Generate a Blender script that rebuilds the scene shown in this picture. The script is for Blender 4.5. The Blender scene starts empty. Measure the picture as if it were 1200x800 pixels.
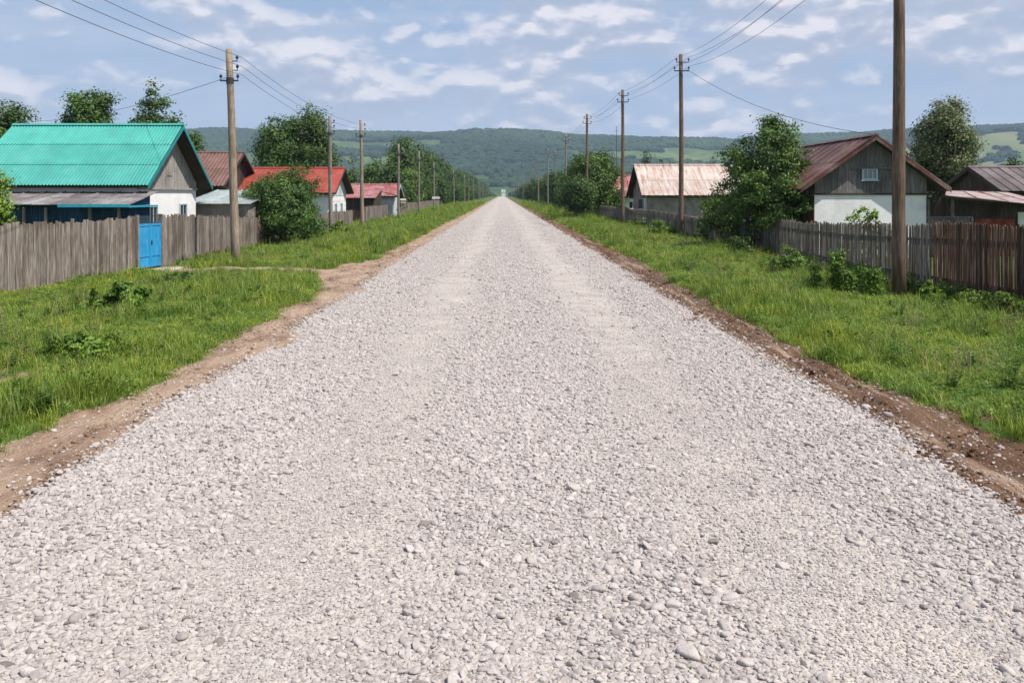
import bpy, math, random
import numpy as np
from mathutils import Vector, Matrix, Euler

SC = bpy.context.scene
COL = SC.collection
R = math.radians
F, H, VX, VY = 1000.0, 2.4, 588.0, 228.0      # focal in 1200-px units, eye height, vanishing point

def PX(px, Y): return (px - VX) * Y / F
def PZ(py, Y): return H - (py - VY) * Y / F

# ------------------------------------------------------------------ noise
def _hash(ix, iy, s):
    n = (ix.astype(np.int64) * 374761393 + iy.astype(np.int64) * 668265263 + s * 974711) & 0x7fffffff
    n = ((n ^ (n >> 13)) * 1274126177) & 0x7fffffff
    n = ((n ^ (n >> 15)) * 48271) & 0x7fffffff
    return (n & 0xffffff) / float(0xffffff)
def vnoise(x, y, s=0):
    x = np.asarray(x, float); y = np.asarray(y, float)
    ix = np.floor(x); iy = np.floor(y); fx = x - ix; fy = y - iy
    fx = fx * fx * (3 - 2 * fx); fy = fy * fy * (3 - 2 * fy)
    a = _hash(ix, iy, s); b = _hash(ix + 1, iy, s); c = _hash(ix, iy + 1, s); d = _hash(ix + 1, iy + 1, s)
    return (a * (1 - fx) + b * fx) * (1 - fy) + (c * (1 - fx) + d * fx) * fy
def fbm(x, y, s=0, o=4):
    t = 0; a = 0.5; n = 0
    for k in range(o):
        t = t + a * vnoise(x * 2 ** k + 17.3 * k, y * 2 ** k - 9.1 * k, s + k); n += a; a *= 0.5
    return t / n
def sstep(a, b, x):
    t = np.clip((x - a) / (b - a), 0, 1); return t * t * (3 - 2 * t)

# ------------------------------------------------------------------ materials
class MT:
    def __init__(s, name):
        s.m = bpy.data.materials.new(name); s.m.use_nodes = True
        s.t = s.m.node_tree; s.n = s.t.nodes; s.n.clear()
        s.out = s.n.new('ShaderNodeOutputMaterial')
    def N(s, ty, **kw):
        n = s.n.new(ty)
        for k, v in kw.items():
            if k.startswith('i_'):
                n.inputs[k[2:].replace('_', ' ')].default_value = v
            else: setattr(n, k, v)
        return n
    def L(s, a, b): s.t.links.new(a, b)
    def ramp(s, fac, stops, interp='LINEAR'):
        r = s.N('ShaderNodeValToRGB'); cr = r.color_ramp; cr.interpolation = interp
        while len(cr.elements) < len(stops): cr.elements.new(0.5)
        for e, (p, c) in zip(cr.elements, stops):
            e.position = p; e.color = (*c, 1) if len(c) == 3 else c
        s.L(fac, r.inputs[0]); return r.outputs[0]
    def noise(s, vec, scale, detail=4, rough=0.55, dist=0.0):
        n = s.N('ShaderNodeTexNoise'); n.inputs['Scale'].default_value = scale; n.inputs['Detail'].default_value = detail
        n.inputs['Roughness'].default_value = rough; n.inputs['Distortion'].default_value = dist
        s.L(vec, n.inputs['Vector']); return n.outputs['Fac']
    def coord(s, scale=(1, 1, 1), which='Object', loc=(0, 0, 0), rot=(0, 0, 0)):
        if which == 'World':
            o = s.N('ShaderNodeNewGeometry').outputs['Position']
        else:
            o = s.N('ShaderNodeTexCoord').outputs[which]
        mp = s.N('ShaderNodeMapping'); mp.inputs['Scale'].default_value = scale; mp.inputs['Location'].default_value = loc
        mp.inputs['Rotation'].default_value = rot
        s.L(o, mp.inputs['Vector']); return mp.outputs[0]
    def mix(s, a, b, fac, mode='MIX'):
        m = s.N('ShaderNodeMix', data_type='RGBA', blend_type=mode)
        for sock, v in ((m.inputs[0], fac), (m.inputs[6], a), (m.inputs[7], b)):
            if hasattr(v, 'is_linked') or isinstance(v, bpy.types.NodeSocket): s.L(v, sock)
            elif isinstance(v, (int, float)): sock.default_value = v
            else: sock.default_value = (*v, 1)
        return m.outputs[2]
    def math(s, op, a, b=None, clamp=False):
        m = s.N('ShaderNodeMath', operation=op, use_clamp=clamp)
        for i, v in enumerate((a, b)):
            if v is None: continue
            if isinstance(v, (int, float)): m.inputs[i].default_value = v
            else: s.L(v, m.inputs[i])
        return m.outputs[0]
    def bsdf(s, color, rough=0.8, spec=0.3, bump=None, bstr=0.5, bdist=0.01, trans=0.0, metal=0.0):
        b = s.N('ShaderNodeBsdfPrincipled')
        if isinstance(color, bpy.types.NodeSocket): s.L(color, b.inputs['Base Color'])
        else: b.inputs['Base Color'].default_value = (*color, 1)
        if isinstance(rough, bpy.types.NodeSocket): s.L(rough, b.inputs['Roughness'])
        else: b.inputs['Roughness'].default_value = rough
        b.inputs['Specular IOR Level'].default_value = spec; b.inputs['Metallic'].default_value = metal
        if bump is not None:
            bp = s.N('ShaderNodeBump'); bp.inputs['Strength'].default_value = bstr; bp.inputs['Distance'].default_value = bdist
            s.L(bump, bp.inputs['Height']); s.L(bp.outputs[0], b.inputs['Normal'])
        o = b.outputs[0]
        if trans > 0:
            tr = s.N('ShaderNodeBsdfTranslucent')
            if isinstance(color, bpy.types.NodeSocket): s.L(color, tr.inputs[0])
            else: tr.inputs[0].default_value = (*color, 1)
            mx = s.N('ShaderNodeMixShader'); mx.inputs[0].default_value = trans
            s.L(o, mx.inputs[1]); s.L(tr.outputs[0], mx.inputs[2]); o = mx.outputs[0]
        s.L(o, s.out.inputs['Surface']); return s.m

def mat_wood(name, c1, c2, c3, axis='Z', island=0.5, rough=0.85):
    t = MT(name)
    sc = {'Z': (14, 14, 1.0), 'X': (1.0, 14, 14), 'Y': (14, 1.0, 14)}[axis]
    sc2 = tuple(4 * v if v > 5 else v * 2 for v in sc)
    geo = t.N('ShaderNodeNewGeometry')
    n1 = t.noise(t.coord(sc), 1.6, 5, 0.62); n2 = t.noise(t.coord(sc2), 1.5, 3, 0.6)
    c = t.ramp(n1, [(0.28, c1), (0.5, c2), (0.72, c3)])
    c = t.mix(c, (0.35, 0.33, 0.31), t.ramp(n2, [(0.35, (0.75,) * 3), (0.62, (0, 0, 0))]), 'MULTIPLY')
    isl = t.ramp(geo.outputs['Random Per Island'], [(0, (1 - island,) * 3), (0.5, (1, 0.97, 0.94)), (1, (1 + island * .6, 1 + island * .6, 1 + island * .66))])
    c = t.mix(c, isl, 1.0, 'MULTIPLY')
    st = t.noise(t.coord((1, 1, 1)), 0.9, 3, 0.6)
    c = t.mix(c, (0.6, 0.55, 0.5), t.ramp(st, [(0.5, (0, 0, 0)), (0.68, (0.8,) * 3)]), 'MULTIPLY')
    return t.bsdf(c, rough, 0.2, n2, 0.7, 0.006)

def mat_noise(name, stops, scale=3.0, stretch=(1, 1, 1), rough=0.8, spec=0.3, bstr=0.3, bdist=0.01, bscale=30, which='Object', detail=6, lo=0.3, hi=0.7, metal=0.0, island=0.0):
    t = MT(name)
    n = t.noise(t.coord(stretch, which), scale, detail, 0.62)
    k = len(stops)
    c = t.ramp(n, [(lo + (hi - lo) * i / max(1, k - 1), s) for i, s in enumerate(stops)])
    if island:
        g = t.N('ShaderNodeNewGeometry')
        c = t.mix(c, t.ramp(g.outputs['Random Per Island'], [(0, (1 - island,) * 3), (1, (1 + island * .7,) * 3)]), 1.0, 'MULTIPLY')
    b = t.noise(t.coord(stretch, which), bscale, 3, 0.6)
    return t.bsdf(c, rough, spec, b, bstr, bdist, metal=metal)

def mat_leaf(name, dark, mid, light, trans=0.28, clump=0.5, rough=0.5):
    t = MT(name)
    g = t.N('ShaderNodeNewGeometry')
    c = t.ramp(g.outputs['Random Per Island'], [(0, dark), (0.55, mid), (1, light)])
    n = t.noise(t.coord((1, 1, 1)), 1.1, 3, 0.6)
    c = t.mix(c, t.ramp(n, [(0.35, (1 - clump,) * 3), (0.65, (1 + clump * .7, 1 + clump * .6, 1))]), 1.0, 'MULTIPLY')
    oi = t.N('ShaderNodeObjectInfo')
    c = t.mix(c, t.ramp(oi.outputs['Random'], [(0, (0.8, 0.86, 0.9)), (0.5, (1, 1, 1)), (1, (1.22, 1.12, 0.85))]), 1.0, 'MULTIPLY')
    return t.bsdf(c, rough, 0.25, trans=trans)

def mat_plain(name, c, rough=0.6, spec=0.4, metal=0.0):
    return mat_noise(name, [tuple(v * .82 for v in c), c, tuple(min(1, v * 1.12) for v in c)], 6, rough=rough, spec=spec, bstr=0.15, metal=metal)

def mat_roof(name, stops, streak, streak_amt=0.6, lo=0.3, hi=0.7, rough=0.5, run='Y', sheets=0.0, spec=0.35):
    """sheet metal: blotches, streaks running down the slope (object Y), per-sheet tone"""
    t = MT(name)
    n = t.noise(t.coord((1, 1, 1)), 0.9, 6, 0.68)
    k = len(stops)
    c = t.ramp(n, [(lo + (hi - lo) * i / max(1, k - 1), s) for i, s in enumerate(stops)])
    s1 = t.noise(t.coord((5, 0.5, 0.5) if run == 'Y' else (.5, 5, .5)), 1.4, 5, 0.7)
    c = t.mix(c, streak, t.ramp(s1, [(0.48, (0, 0, 0)), (0.66, (streak_amt,) * 3)]))
    g = t.N('ShaderNodeNewGeometry')
    c = t.mix(c, t.ramp(g.outputs['Random Per Island'], [(0, (1 - sheets,) * 3), (1, (1 + sheets * .5,) * 3)]), 1.0, 'MULTIPLY')
    return t.bsdf(c, rough, spec, t.noise(t.coord(), 9, 3), 0.25, 0.02)

M = {}
M['wood_grey'] = mat_wood('weathered_grey_wood', (0.11, 0.09, 0.077), (0.26, 0.225, 0.2), (0.47, 0.43, 0.4), island=0.42)
M['wood_dark'] = mat_wood('dark_weathered_wood', (0.07, 0.06, 0.052), (0.185, 0.168, 0.148), (0.38, 0.35, 0.315), island=0.5)
M['wood_brown'] = mat_wood('red_brown_weathered_wood', (0.05, 0.034, 0.025), (0.14, 0.085, 0.058), (0.34, 0.27, 0.22), island=0.6)
M['wood_gable'] = mat_wood('gable_grey_wood', (0.12, 0.11, 0.11), (0.21, 0.2, 0.2), (0.31, 0.3, 0.3), island=0.22)
M['wood_pale'] = mat_wood('pale_gable_wood', (0.25, 0.24, 0.23), (0.38, 0.37, 0.35), (0.5, 0.49, 0.47), island=0.12)
M['pole_wood'] = mat_wood('pole_wood', (0.09, 0.062, 0.046), (0.18, 0.13, 0.1), (0.28, 0.215, 0.17), island=0.02)
M['pole_pale'] = mat_wood('pole_pale_wood', (0.2, 0.16, 0.125), (0.33, 0.275, 0.22), (0.46, 0.39, 0.32), island=0.02)
M['pole_grey'] = mat_wood('pole_grey_wood', (0.16, 0.14, 0.125), (0.27, 0.24, 0.215), (0.38, 0.35, 0.31), island=0.02)
M['wood_black'] = mat_wood('dark_brown_wood', (0.035, 0.026, 0.02), (0.075, 0.055, 0.045), (0.13, 0.1, 0.085), island=0.3)  # very dark brown wood tones, shared by walls, trims and soffits
M['log_brown'] = mat_wood('brown_boards', (0.06, 0.03, 0.02), (0.12, 0.06, 0.04), (0.2, 0.12, 0.08), island=0.3)
M['blue_wood'] = mat_wood('blue_painted_wood', (0.012, 0.045, 0.09), (0.02, 0.075, 0.14), (0.05, 0.12, 0.19), island=0.25)
M['gate_blue'] = mat_noise('bright_blue_paint', [(0.02, 0.2, 0.4), (0.025, 0.27, 0.53), (0.05, 0.32, 0.6)], 2.0, (3, 3, 1), rough=0.45, bscale=20)
M['plaster_white'] = mat_noise('white_plaster', [(0.423, 0.403, 0.373), (0.685, 0.685, 0.685), (0.786, 0.786, 0.786), (0.806, 0.806, 0.806)], 1.3, rough=0.9, spec=0.1, lo=0.22, hi=0.7, bstr=0.4, bdist=0.02, bscale=12)
M['plaster_grey'] = mat_noise('grey_plaster', [(0.12, 0.11, 0.1), (0.24, 0.22, 0.2), (0.32, 0.3, 0.28)], 1.4, rough=0.9, spec=0.1, bstr=0.4)
M['plaster_blue'] = mat_noise('pale_blue_plaster', [(0.315, 0.378, 0.414), (0.450, 0.513, 0.540), (0.540, 0.594, 0.612)], 1.4, rough=0.9, spec=0.1)
M['roof_teal'] = mat_roof('turquoise_roof_paint', [(0.035, 0.27, 0.235), (0.05, 0.33, 0.285), (0.08, 0.38, 0.33)], (0.07, 0.25, 0.22), 0.5, rough=0.45, sheets=0.14)
M['trim_teal'] = mat_plain('dark_turquoise_trim', (0.01, 0.2, 0.23), 0.4)
M['trim_blue'] = mat_plain('blue_trim', (0.03, 0.3, 0.42), 0.4)
M['roof_red'] = mat_roof('bright_red_roof', [(0.22, 0.036, 0.024), (0.3, 0.05, 0.034), (0.36, 0.09, 0.06)], (0.2, 0.05, 0.03), 0.4, rough=0.5, sheets=0.1)
M['roof_pink'] = mat_roof('faded_red_roof', [(0.26, 0.05, 0.05), (0.34, 0.12, 0.11), (0.42, 0.34, 0.33)], (0.18, 0.03, 0.03), 0.5, rough=0.5, sheets=0.15)
M['roof_maroon'] = mat_roof('maroon_metal_roof', [(0.06, 0.024, 0.02), (0.11, 0.043, 0.034), (0.2, 0.11, 0.088)], (0.28, 0.215, 0.19), 0.65, rough=0.55, sheets=0.25)
M['roof_brown'] = mat_roof('brown_roof', [(0.1, 0.05, 0.042), (0.16, 0.085, 0.07), (0.22, 0.13, 0.11)], (0.1, 0.05, 0.045), 0.5, rough=0.6, sheets=0.12)
M['roof_zinc'] = mat_roof('rusty_zinc_roof', [(0.378, 0.180, 0.117), (0.450, 0.342, 0.288), (0.504, 0.432, 0.378), (0.540, 0.486, 0.441)], (0.3, 0.11, 0.07), 0.85, lo=0.2, hi=0.6, rough=0.5, sheets=0.14)
M['roof_grey'] = mat_roof('grey_green_roof', [(0.198, 0.234, 0.234), (0.297, 0.342, 0.333), (0.405, 0.450, 0.432)], (0.162, 0.180, 0.180), 0.5, rough=0.5, sheets=0.1)
M['roof_felt'] = mat_roof('old_grey_brown_roof', [(0.1, 0.08, 0.078), (0.18, 0.155, 0.15), (0.28, 0.28, 0.29)], (0.34, 0.36, 0.38), 0.6, rough=0.65, sheets=0.3)
M['roof_slate'] = mat_roof('dark_brown_grey_roof', [(0.07, 0.055, 0.055), (0.12, 0.095, 0.095), (0.17, 0.14, 0.14)], (0.2, 0.17, 0.16), 0.4, rough=0.65, sheets=0.25)
M['roof_shed'] = mat_roof('patchy_red_grey_roof', [(0.16, 0.045, 0.034), (0.25, 0.1, 0.075), (0.34, 0.28, 0.255), (0.42, 0.37, 0.345)], (0.3, 0.07, 0.05), 0.7, lo=0.3, hi=0.55, rough=0.5, sheets=0.15)
M['iron'] = mat_plain('dark_iron', (0.04, 0.04, 0.045), 0.5)
M['wire'] = mat_plain('wire_black', (0.05, 0.05, 0.06), 0.5)
M['ceramic'] = mat_plain('dark_ceramic', (0.03, 0.03, 0.04), 0.25)
M['pane_grey'] = mat_plain('curtained_pane', (0.2, 0.24, 0.27), 0.15, 0.5)
M['glass'] = mat_plain('window_glass', (0.03, 0.035, 0.045), 0.08, 0.6)
M['white_paint'] = mat_plain('white_paint', (0.7, 0.7, 0.7), 0.5)
M['pale_blue_paint'] = mat_plain('pale_blue_paint', (0.4, 0.5, 0.55), 0.5)
M['rust'] = mat_noise('rusty_red_metal', [(0.08, 0.02, 0.012), (0.2, 0.045, 0.03), (0.26, 0.1, 0.07)], 3)
M['bark'] = mat_noise('bark', [(0.05, 0.035, 0.025), (0.12, 0.09, 0.07), (0.2, 0.16, 0.13)], 6, (1, 1, .3), rough=0.95, bstr=0.8, bdist=0.03)
M['concrete'] = mat_noise('pale_concrete', [(0.3, 0.26, 0.21), (0.42, 0.37, 0.31), (0.5, 0.45, 0.38)], 4, rough=0.95)
M['brick'] = mat_noise('brick', [(0.2, 0.07, 0.05), (0.3, 0.1, 0.07), (0.34, 0.16, 0.12)], 5)
# leaves
M['lf_dark'] = mat_leaf('leaf_dark', (0.030, 0.069, 0.019), (0.061, 0.122, 0.032), (0.116, 0.202, 0.055))
M['lf_mid'] = mat_leaf('leaf_mid', (0.044, 0.094, 0.020), (0.086, 0.169, 0.036), (0.159, 0.251, 0.065))
M['lf_olive'] = mat_leaf('leaf_olive', (0.041, 0.090, 0.021), (0.078, 0.152, 0.036), (0.146, 0.248, 0.078))
M['lf_bush'] = mat_leaf('leaf_bush', (0.055, 0.112, 0.026), (0.105, 0.190, 0.045), (0.197, 0.310, 0.098))
M['lf_silver'] = mat_leaf('leaf_silver', (0.053, 0.086, 0.040), (0.098, 0.141, 0.076), (0.231, 0.262, 0.184), clump=0.35)
M['lf_bright'] = mat_leaf('leaf_bright', (0.073, 0.150, 0.021), (0.137, 0.251, 0.040), (0.244, 0.376, 0.078))
M['lf_spruce'] = mat_leaf('leaf_spruce', (0.026, 0.051, 0.023), (0.045, 0.084, 0.032), (0.077, 0.124, 0.045), trans=0.1)
M['lf_far'] = mat_leaf('leaf_far', (0.028, 0.065, 0.021), (0.054, 0.112, 0.032), (0.096, 0.168, 0.045), trans=0.2)

def mat_grass():
    t = MT('grass_blades')
    oi = t.N('ShaderNodeObjectInfo'); g = t.N('ShaderNodeNewGeometry')
    c = t.ramp(g.outputs['Random Per Island'], [(0, (0.092, 0.162, 0.018)), (0.5, (0.177, 0.279, 0.034)), (0.86, (0.293, 0.398, 0.079)), (0.97, (0.513, 0.522, 0.203))])
    c = t.mix(c, t.ramp(oi.outputs['Random'], [(0, (0.7, 0.82, 0.8)), (0.5, (1, 1, 1)), (1, (1.3, 1.12, 0.9))]), 1.0, 'MULTIPLY')
    n = t.noise(t.coord((1, 1, 1), 'World'), 0.55, 4, 0.6)
    c = t.mix(c, t.ramp(n, [(0.3, (0.58, 0.72, 0.62)), (0.48, (1, 1, 1)), (0.7, (1.5, 1.28, 1.0))]), 1.0, 'MULTIPLY')
    n2 = t.noise(t.coord((1, .6, 1), 'World', (40, 10, 0)), 0.9, 3, 0.55)
    c = t.mix(c, (0.19, 0.19, 0.07), t.ramp(n2, [(0.58, (0, 0, 0)), (0.72, (0.55,) * 3)]))
    return t.bsdf(c, 0.5, 0.3, trans=0.35)
M['grass'] = mat_grass()
M['straw'] = mat_leaf('dry_straw', (0.22, 0.2, 0.1), (0.34, 0.31, 0.17), (0.5, 0.46, 0.28), trans=.3)

def mat_ground():
    t = MT('meadow_ground')
    n = t.noise(t.coord((1, 1, 1), 'World'), 0.8, 6, 0.65)
    c = t.ramp(n, [(0.3, (0.035, 0.06, 0.012)), (0.5, (0.07, 0.12, 0.022)), (0.68, (0.12, 0.16, 0.04)), (0.8, (0.2, 0.17, 0.1))])
    n2 = t.noise(t.coord((1, 1, 1), 'World'), 0.012, 4, 0.6)
    c = t.mix(c, (0.12, 0.17, 0.05), t.ramp(n2, [(0.45, (0, 0, 0)), (0.6, (0.6,) * 3)]))
    return t.bsdf(c, 0.95, 0.1, t.noise(t.coord((1, 1, 1), 'World'), 14, 5, 0.7), 0.9, 0.06)
M['ground'] = mat_ground()

def mat_dirt():
    t = MT('dirt')
    n = t.noise(t.coord((1, .45, 1), 'World'), 1.6, 7, 0.7)
    c = t.ramp(n, [(0.28, (0.13, 0.085, 0.06)), (0.42, (0.27, 0.19, 0.14)), (0.55, (0.38, 0.29, 0.22)), (0.75, (0.46, 0.37, 0.29))])
    x = t.N('ShaderNodeSeparateXYZ'); t.L(t.N('ShaderNodeNewGeometry').outputs['Position'], x.inputs[0])
    right = t.math('GREATER_THAN', x.outputs[0], 0.0)
    # the right shoulder is a darker, damper soil with tracks in it
    tr = t.noise(t.coord((5.0, 0.22, 1), 'World'), 1.0, 5, 0.65)
    damp = t.math('MULTIPLY', t.ramp(tr, [(0.34, (0, 0, 0)), (0.5, (1, 1, 1))]), right)
    c = t.mix(c, (0.42, 0.34, 0.29), t.math('MULTIPLY', damp, 1.0), 'MULTIPLY')
    c = t.mix(c, (0.92, 0.87, 0.83), 1.0, 'MULTIPLY')
    v = t.N('ShaderNodeTexVoronoi'); v.inputs['Scale'].default_value = 30; t.L(t.coord((1, 1, 1), 'World'), v.inputs['Vector'])
    speck = t.math('LESS_THAN', v.outputs['Distance'], 0.16)
    c = t.mix(c, (0.5, 0.44, 0.38), t.math('MULTIPLY', speck, 0.6))
    h = t.math('ADD', t.noise(t.coord((1, .6, 1), 'World'), 9, 7, 0.72), t.math('MULTIPLY', t.noise(t.coord((5, .5, 1), 'World'), 2.4, 4), 0.8))
    return t.bsdf(c, 0.95, 0.1, h, 1.0, 0.06)
M['dirt'] = mat_dirt()

def mat_roadbase():
    t = MT('gravel_road_surface')
    w = t.coord((1, 1, 1), 'World')
    v = t.N('ShaderNodeTexVoronoi'); v.inputs['Scale'].default_value = 24; t.L(w, v.inputs['Vector'])
    v2 = t.N('ShaderNodeTexVoronoi'); v2.inputs['Scale'].default_value = 62; t.L(w, v2.inputs['Vector'])
    n = t.noise(w, 0.7, 5, 0.6)
    c = t.ramp(n, [(0.3, (0.34, 0.305, 0.285)), (0.5, (0.39, 0.355, 0.33)), (0.7, (0.44, 0.395, 0.355))])
    sp = t.N('ShaderNodeSeparateColor'); t.L(v.outputs['Color'], sp.inputs[0])
    c = t.mix(c, t.ramp(sp.outputs[0], [(0, (0.72, 0.7, 0.7)), (0.4, (1, 1, 1)), (1, (1.14, 1.13, 1.14))]), 1.0, 'MULTIPLY')
    # paler, sandier wheel tracks
    x = t.N('ShaderNodeSeparateXYZ'); t.L(t.N('ShaderNodeNewGeometry').outputs['Position'], x.inputs[0])
    wob = t.math('MULTIPLY', t.math('SUBTRACT', t.noise(t.coord((.3, .12, 1), 'World'), 1.0, 2), 0.5), 1.6)
    xx = t.math('ADD', x.outputs[0], wob)
    d1 = t.math('ABSOLUTE', t.math('ADD', xx, 1.2)); d2 = t.math('ABSOLUTE', t.math('SUBTRACT', xx, 1.9))
    dd = t.math('MINIMUM', d1, d2)
    trk = t.ramp(dd, [(0.15, (1, 1, 1)), (0.85, (0, 0, 0))])
    trk = t.math('MULTIPLY', trk, t.ramp(t.noise(w, 1.7, 4), [(0.4, (0, 0, 0)), (0.6, (0.8,) * 3)]))
    c = t.mix(c, (0.5, 0.45, 0.4), t.math('MULTIPLY', trk, 0.75))
    hh = t.math('MULTIPLY', t.math('SUBTRACT', 1.0, v.outputs['Distance']), 1.0)
    h2 = t.math('MULTIPLY', t.math('SUBTRACT', 1.0, v2.outputs['Distance']), 0.3)
    return t.bsdf(c, 0.9, 0.15, t.math('ADD', hh, h2), 0.8, 0.03)
M['roadbase'] = mat_roadbase()

def mat_stone():
    t = MT('gravel_stone')
    oi = t.N('ShaderNodeObjectInfo')
    c = t.ramp(oi.outputs['Random'], [(0, (0.168, 0.147, 0.139)), (0.04, (0.336, 0.302, 0.290)), (0.3, (0.428, 0.391, 0.378)), (0.75, (0.475, 0.437, 0.420)), (1, (0.521, 0.483, 0.462))])
    n = t.noise(t.coord((1, 1, 1)), 2.2, 5, 0.65)
    c = t.mix(c, t.ramp(n, [(0.3, (0.82, 0.82, 0.82)), (0.7, (1.1, 1.08, 1.06))]), 1.0, 'MULTIPLY')
    return t.bsdf(c, 0.85, 0.2, t.noise(t.coord(), 7, 4), 0.35, 0.08)
M['stone'] = mat_stone()

def mat_hills():
    t = MT('hillside')
    w = t.coord((1, 1, 1), 'World')
    n = t.noise(t.coord((1, .5, 1), 'World'), 0.0032, 5, 0.6)
    c = t.ramp(n, [(0.35, (0.03, 0.06, 0.022)), (0.5, (0.055, 0.095, 0.03)), (0.62, (0.1, 0.14, 0.05)), (0.78, (0.17, 0.18, 0.09))])
    c = t.mix(c, t.ramp(t.noise(w, 0.05, 4), [(0.35, (0.7,) * 3), (0.65, (1.2,) * 3)]), 1.0, 'MULTIPLY')
    x = t.N('ShaderNodeSeparateXYZ'); t.L(t.N('ShaderNodeNewGeometry').outputs['Position'], x.inputs[0])
    fld = t.ramp(t.math('DIVIDE', x.outputs[0], 2500.0), [(.25, (0,) * 3), (.42, (.8,) * 3)])
    fn = t.noise(t.coord((1, .4, 1), 'World'), 0.006, 3)
    c = t.mix(c, t.ramp(fn, [(.4, (0.1, 0.14, 0.05)), (.5, (0.15, 0.18, 0.075)), (.6, (0.2, 0.2, 0.1))]), fld)
    return t.bsdf(c, 0.95, 0.05)
M['hills'] = mat_hills()
M['forest'] = mat_noise('forest_canopy', [(0.011, 0.029, 0.012), (0.020, 0.046, 0.017), (0.043, 0.079, 0.028)], 0.004, (1, .5, 1), rough=0.9, spec=0.1, which='World', bstr=0.0)

# ------------------------------------------------------------------ mesh building
class MB:
    def __init__(s): s.v = []; s.f = []
    def add(s, vs, fs):
        o = len(s.v); s.v.extend([tuple(p) for p in vs]); s.f.extend([tuple(i + o for i in f) for f in fs])
    def hexa(s, b, t):      # bottom 4 ccw, top 4
        s.add(list(b) + list(t), [(3, 2, 1, 0), (4, 5, 6, 7), (0, 1, 5, 4), (1, 2, 6, 5), (2, 3, 7, 6), (3, 0, 4, 7)])
    def box(s, x0, x1, y0, y1, z0, z1):
        s.hexa([(x0, y0, z0), (x1, y0, z0), (x1, y1, z0), (x0, y1, z0)], [(x0, y0, z1), (x1, y0, z1), (x1, y1, z1), (x0, y1, z1)])
    def tube(s, pts, rads, n=8, cap=True):
        pts = [Vector(p) for p in pts]; rings = []
        base = len(s.v)
        up0 = None
        for i, p in enumerate(pts):
            a = pts[max(0, i - 1)]; b = pts[min(len(pts) - 1, i + 1)]
            d = (b - a).normalized()
            if up0 is None: up0 = d.orthogonal().normalized()
            u = (up0 - d * up0.dot(d)).normalized(); up0 = u
            w = d.cross(u)
            r = rads[i] if hasattr(rads, '__len__') else rads
            for k in range(n):
                a_ = 2 * math.pi * k / n
                q = p + (u * math.cos(a_) + w * math.sin(a_)) * r
                s.v.append(tuple(q))
        for i in range(len(pts) - 1):
            for k in range(n):
                s.f.append((base + i * n + k, base + i * n + (k + 1) % n, base + (i + 1) * n + (k + 1) % n, base + (i + 1) * n + k))
        if cap:
            s.f.append(tuple(base + k for k in range(n))[::-1]); s.f.append(tuple(base + (len(pts) - 1) * n + k for k in range(n)))
    def mesh(s, name, smooth=False):
        me = bpy.data.meshes.new(name); me.from_pydata(s.v, [], s.f); me.update()
        if smooth: me.shade_smooth()
        return me
    def build(s, name, mat, parent=None, smooth=False, loc=None):
        me = s.mesh(name, smooth); me.materials.append(mat)
        o = bpy.data.objects.new(name, me); COL.objects.link(o)
        if parent is not None: o.parent = parent
        if loc is not None: o.location = loc
        return o

def np_mesh(name, V, Fq, mat, smooth=False):
    """V (n,3) float, Fq (m,k) int"""
    me = bpy.data.meshes.new(name); V = np.asarray(V, np.float32); Fq = np.asarray(Fq, np.int32)
    k = Fq.shape[1]
    me.vertices.add(len(V)); me.vertices.foreach_set('co', V.ravel())
    me.loops.add(Fq.size); me.loops.foreach_set('vertex_index', Fq.ravel())
    me.polygons.add(len(Fq)); me.polygons.foreach_set('loop_start', np.arange(0, Fq.size, k, dtype=np.int32))
    me.update(calc_edges=True); me.validate()
    if smooth: me.shade_smooth()
    if mat: me.materials.append(mat)
    return me
def link(name, me, parent=None):
    o = bpy.data.objects.new(name, me); COL.objects.link(o)
    if parent is not None: o.parent = parent
    return o
def empty(name, loc, rz=0.0):
    o = bpy.data.objects.new(name, None); COL.objects.link(o); o.location = loc; o.rotation_euler = (0, 0, rz)
    o.empty_display_size = 0.2
    return o
def tag(o, label=None, cat=None, group=None, kind=None):
    if label: o['label'] = label
    if cat: o['category'] = cat
    if group: o['group'] = group
    if kind: o['kind'] = kind
    return o
def copy_tree(o, parent=None):
    c = o.copy(); COL.objects.link(c); c.parent = parent
    for ch in list(o.children): copy_tree(ch, c)
    return c

def grid_mesh(name, xs, ys, zf, mat, smooth=True):
    X, Y = np.meshgrid(xs, ys); Z = zf(X, Y)
    V = np.stack([X.ravel(), Y.ravel(), Z.ravel()], 1)
    nx = len(xs); i = (np.arange(len(ys) - 1)[:, None] * nx + np.arange(nx - 1)[None, :]).ravel()
    Fq = np.stack([i, i + 1, i + 1 + nx, i + nx], 1)
    return np_mesh(name, V, Fq, mat, smooth)

# ------------------------------------------------------------------ camera
cam = bpy.data.cameras.new('Camera'); co = bpy.data.objects.new('Camera', cam); COL.objects.link(co)
cam.sensor_width = 36; cam.lens = 30.0; cam.shift_x = 0.01; cam.shift_y = -172 / 1200
co.location = (0, 0, H); co.rotation_euler = (R(90), 0, 0)
cam.clip_start = 0.1; cam.clip_end = 30000
SC.camera = co

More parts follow.
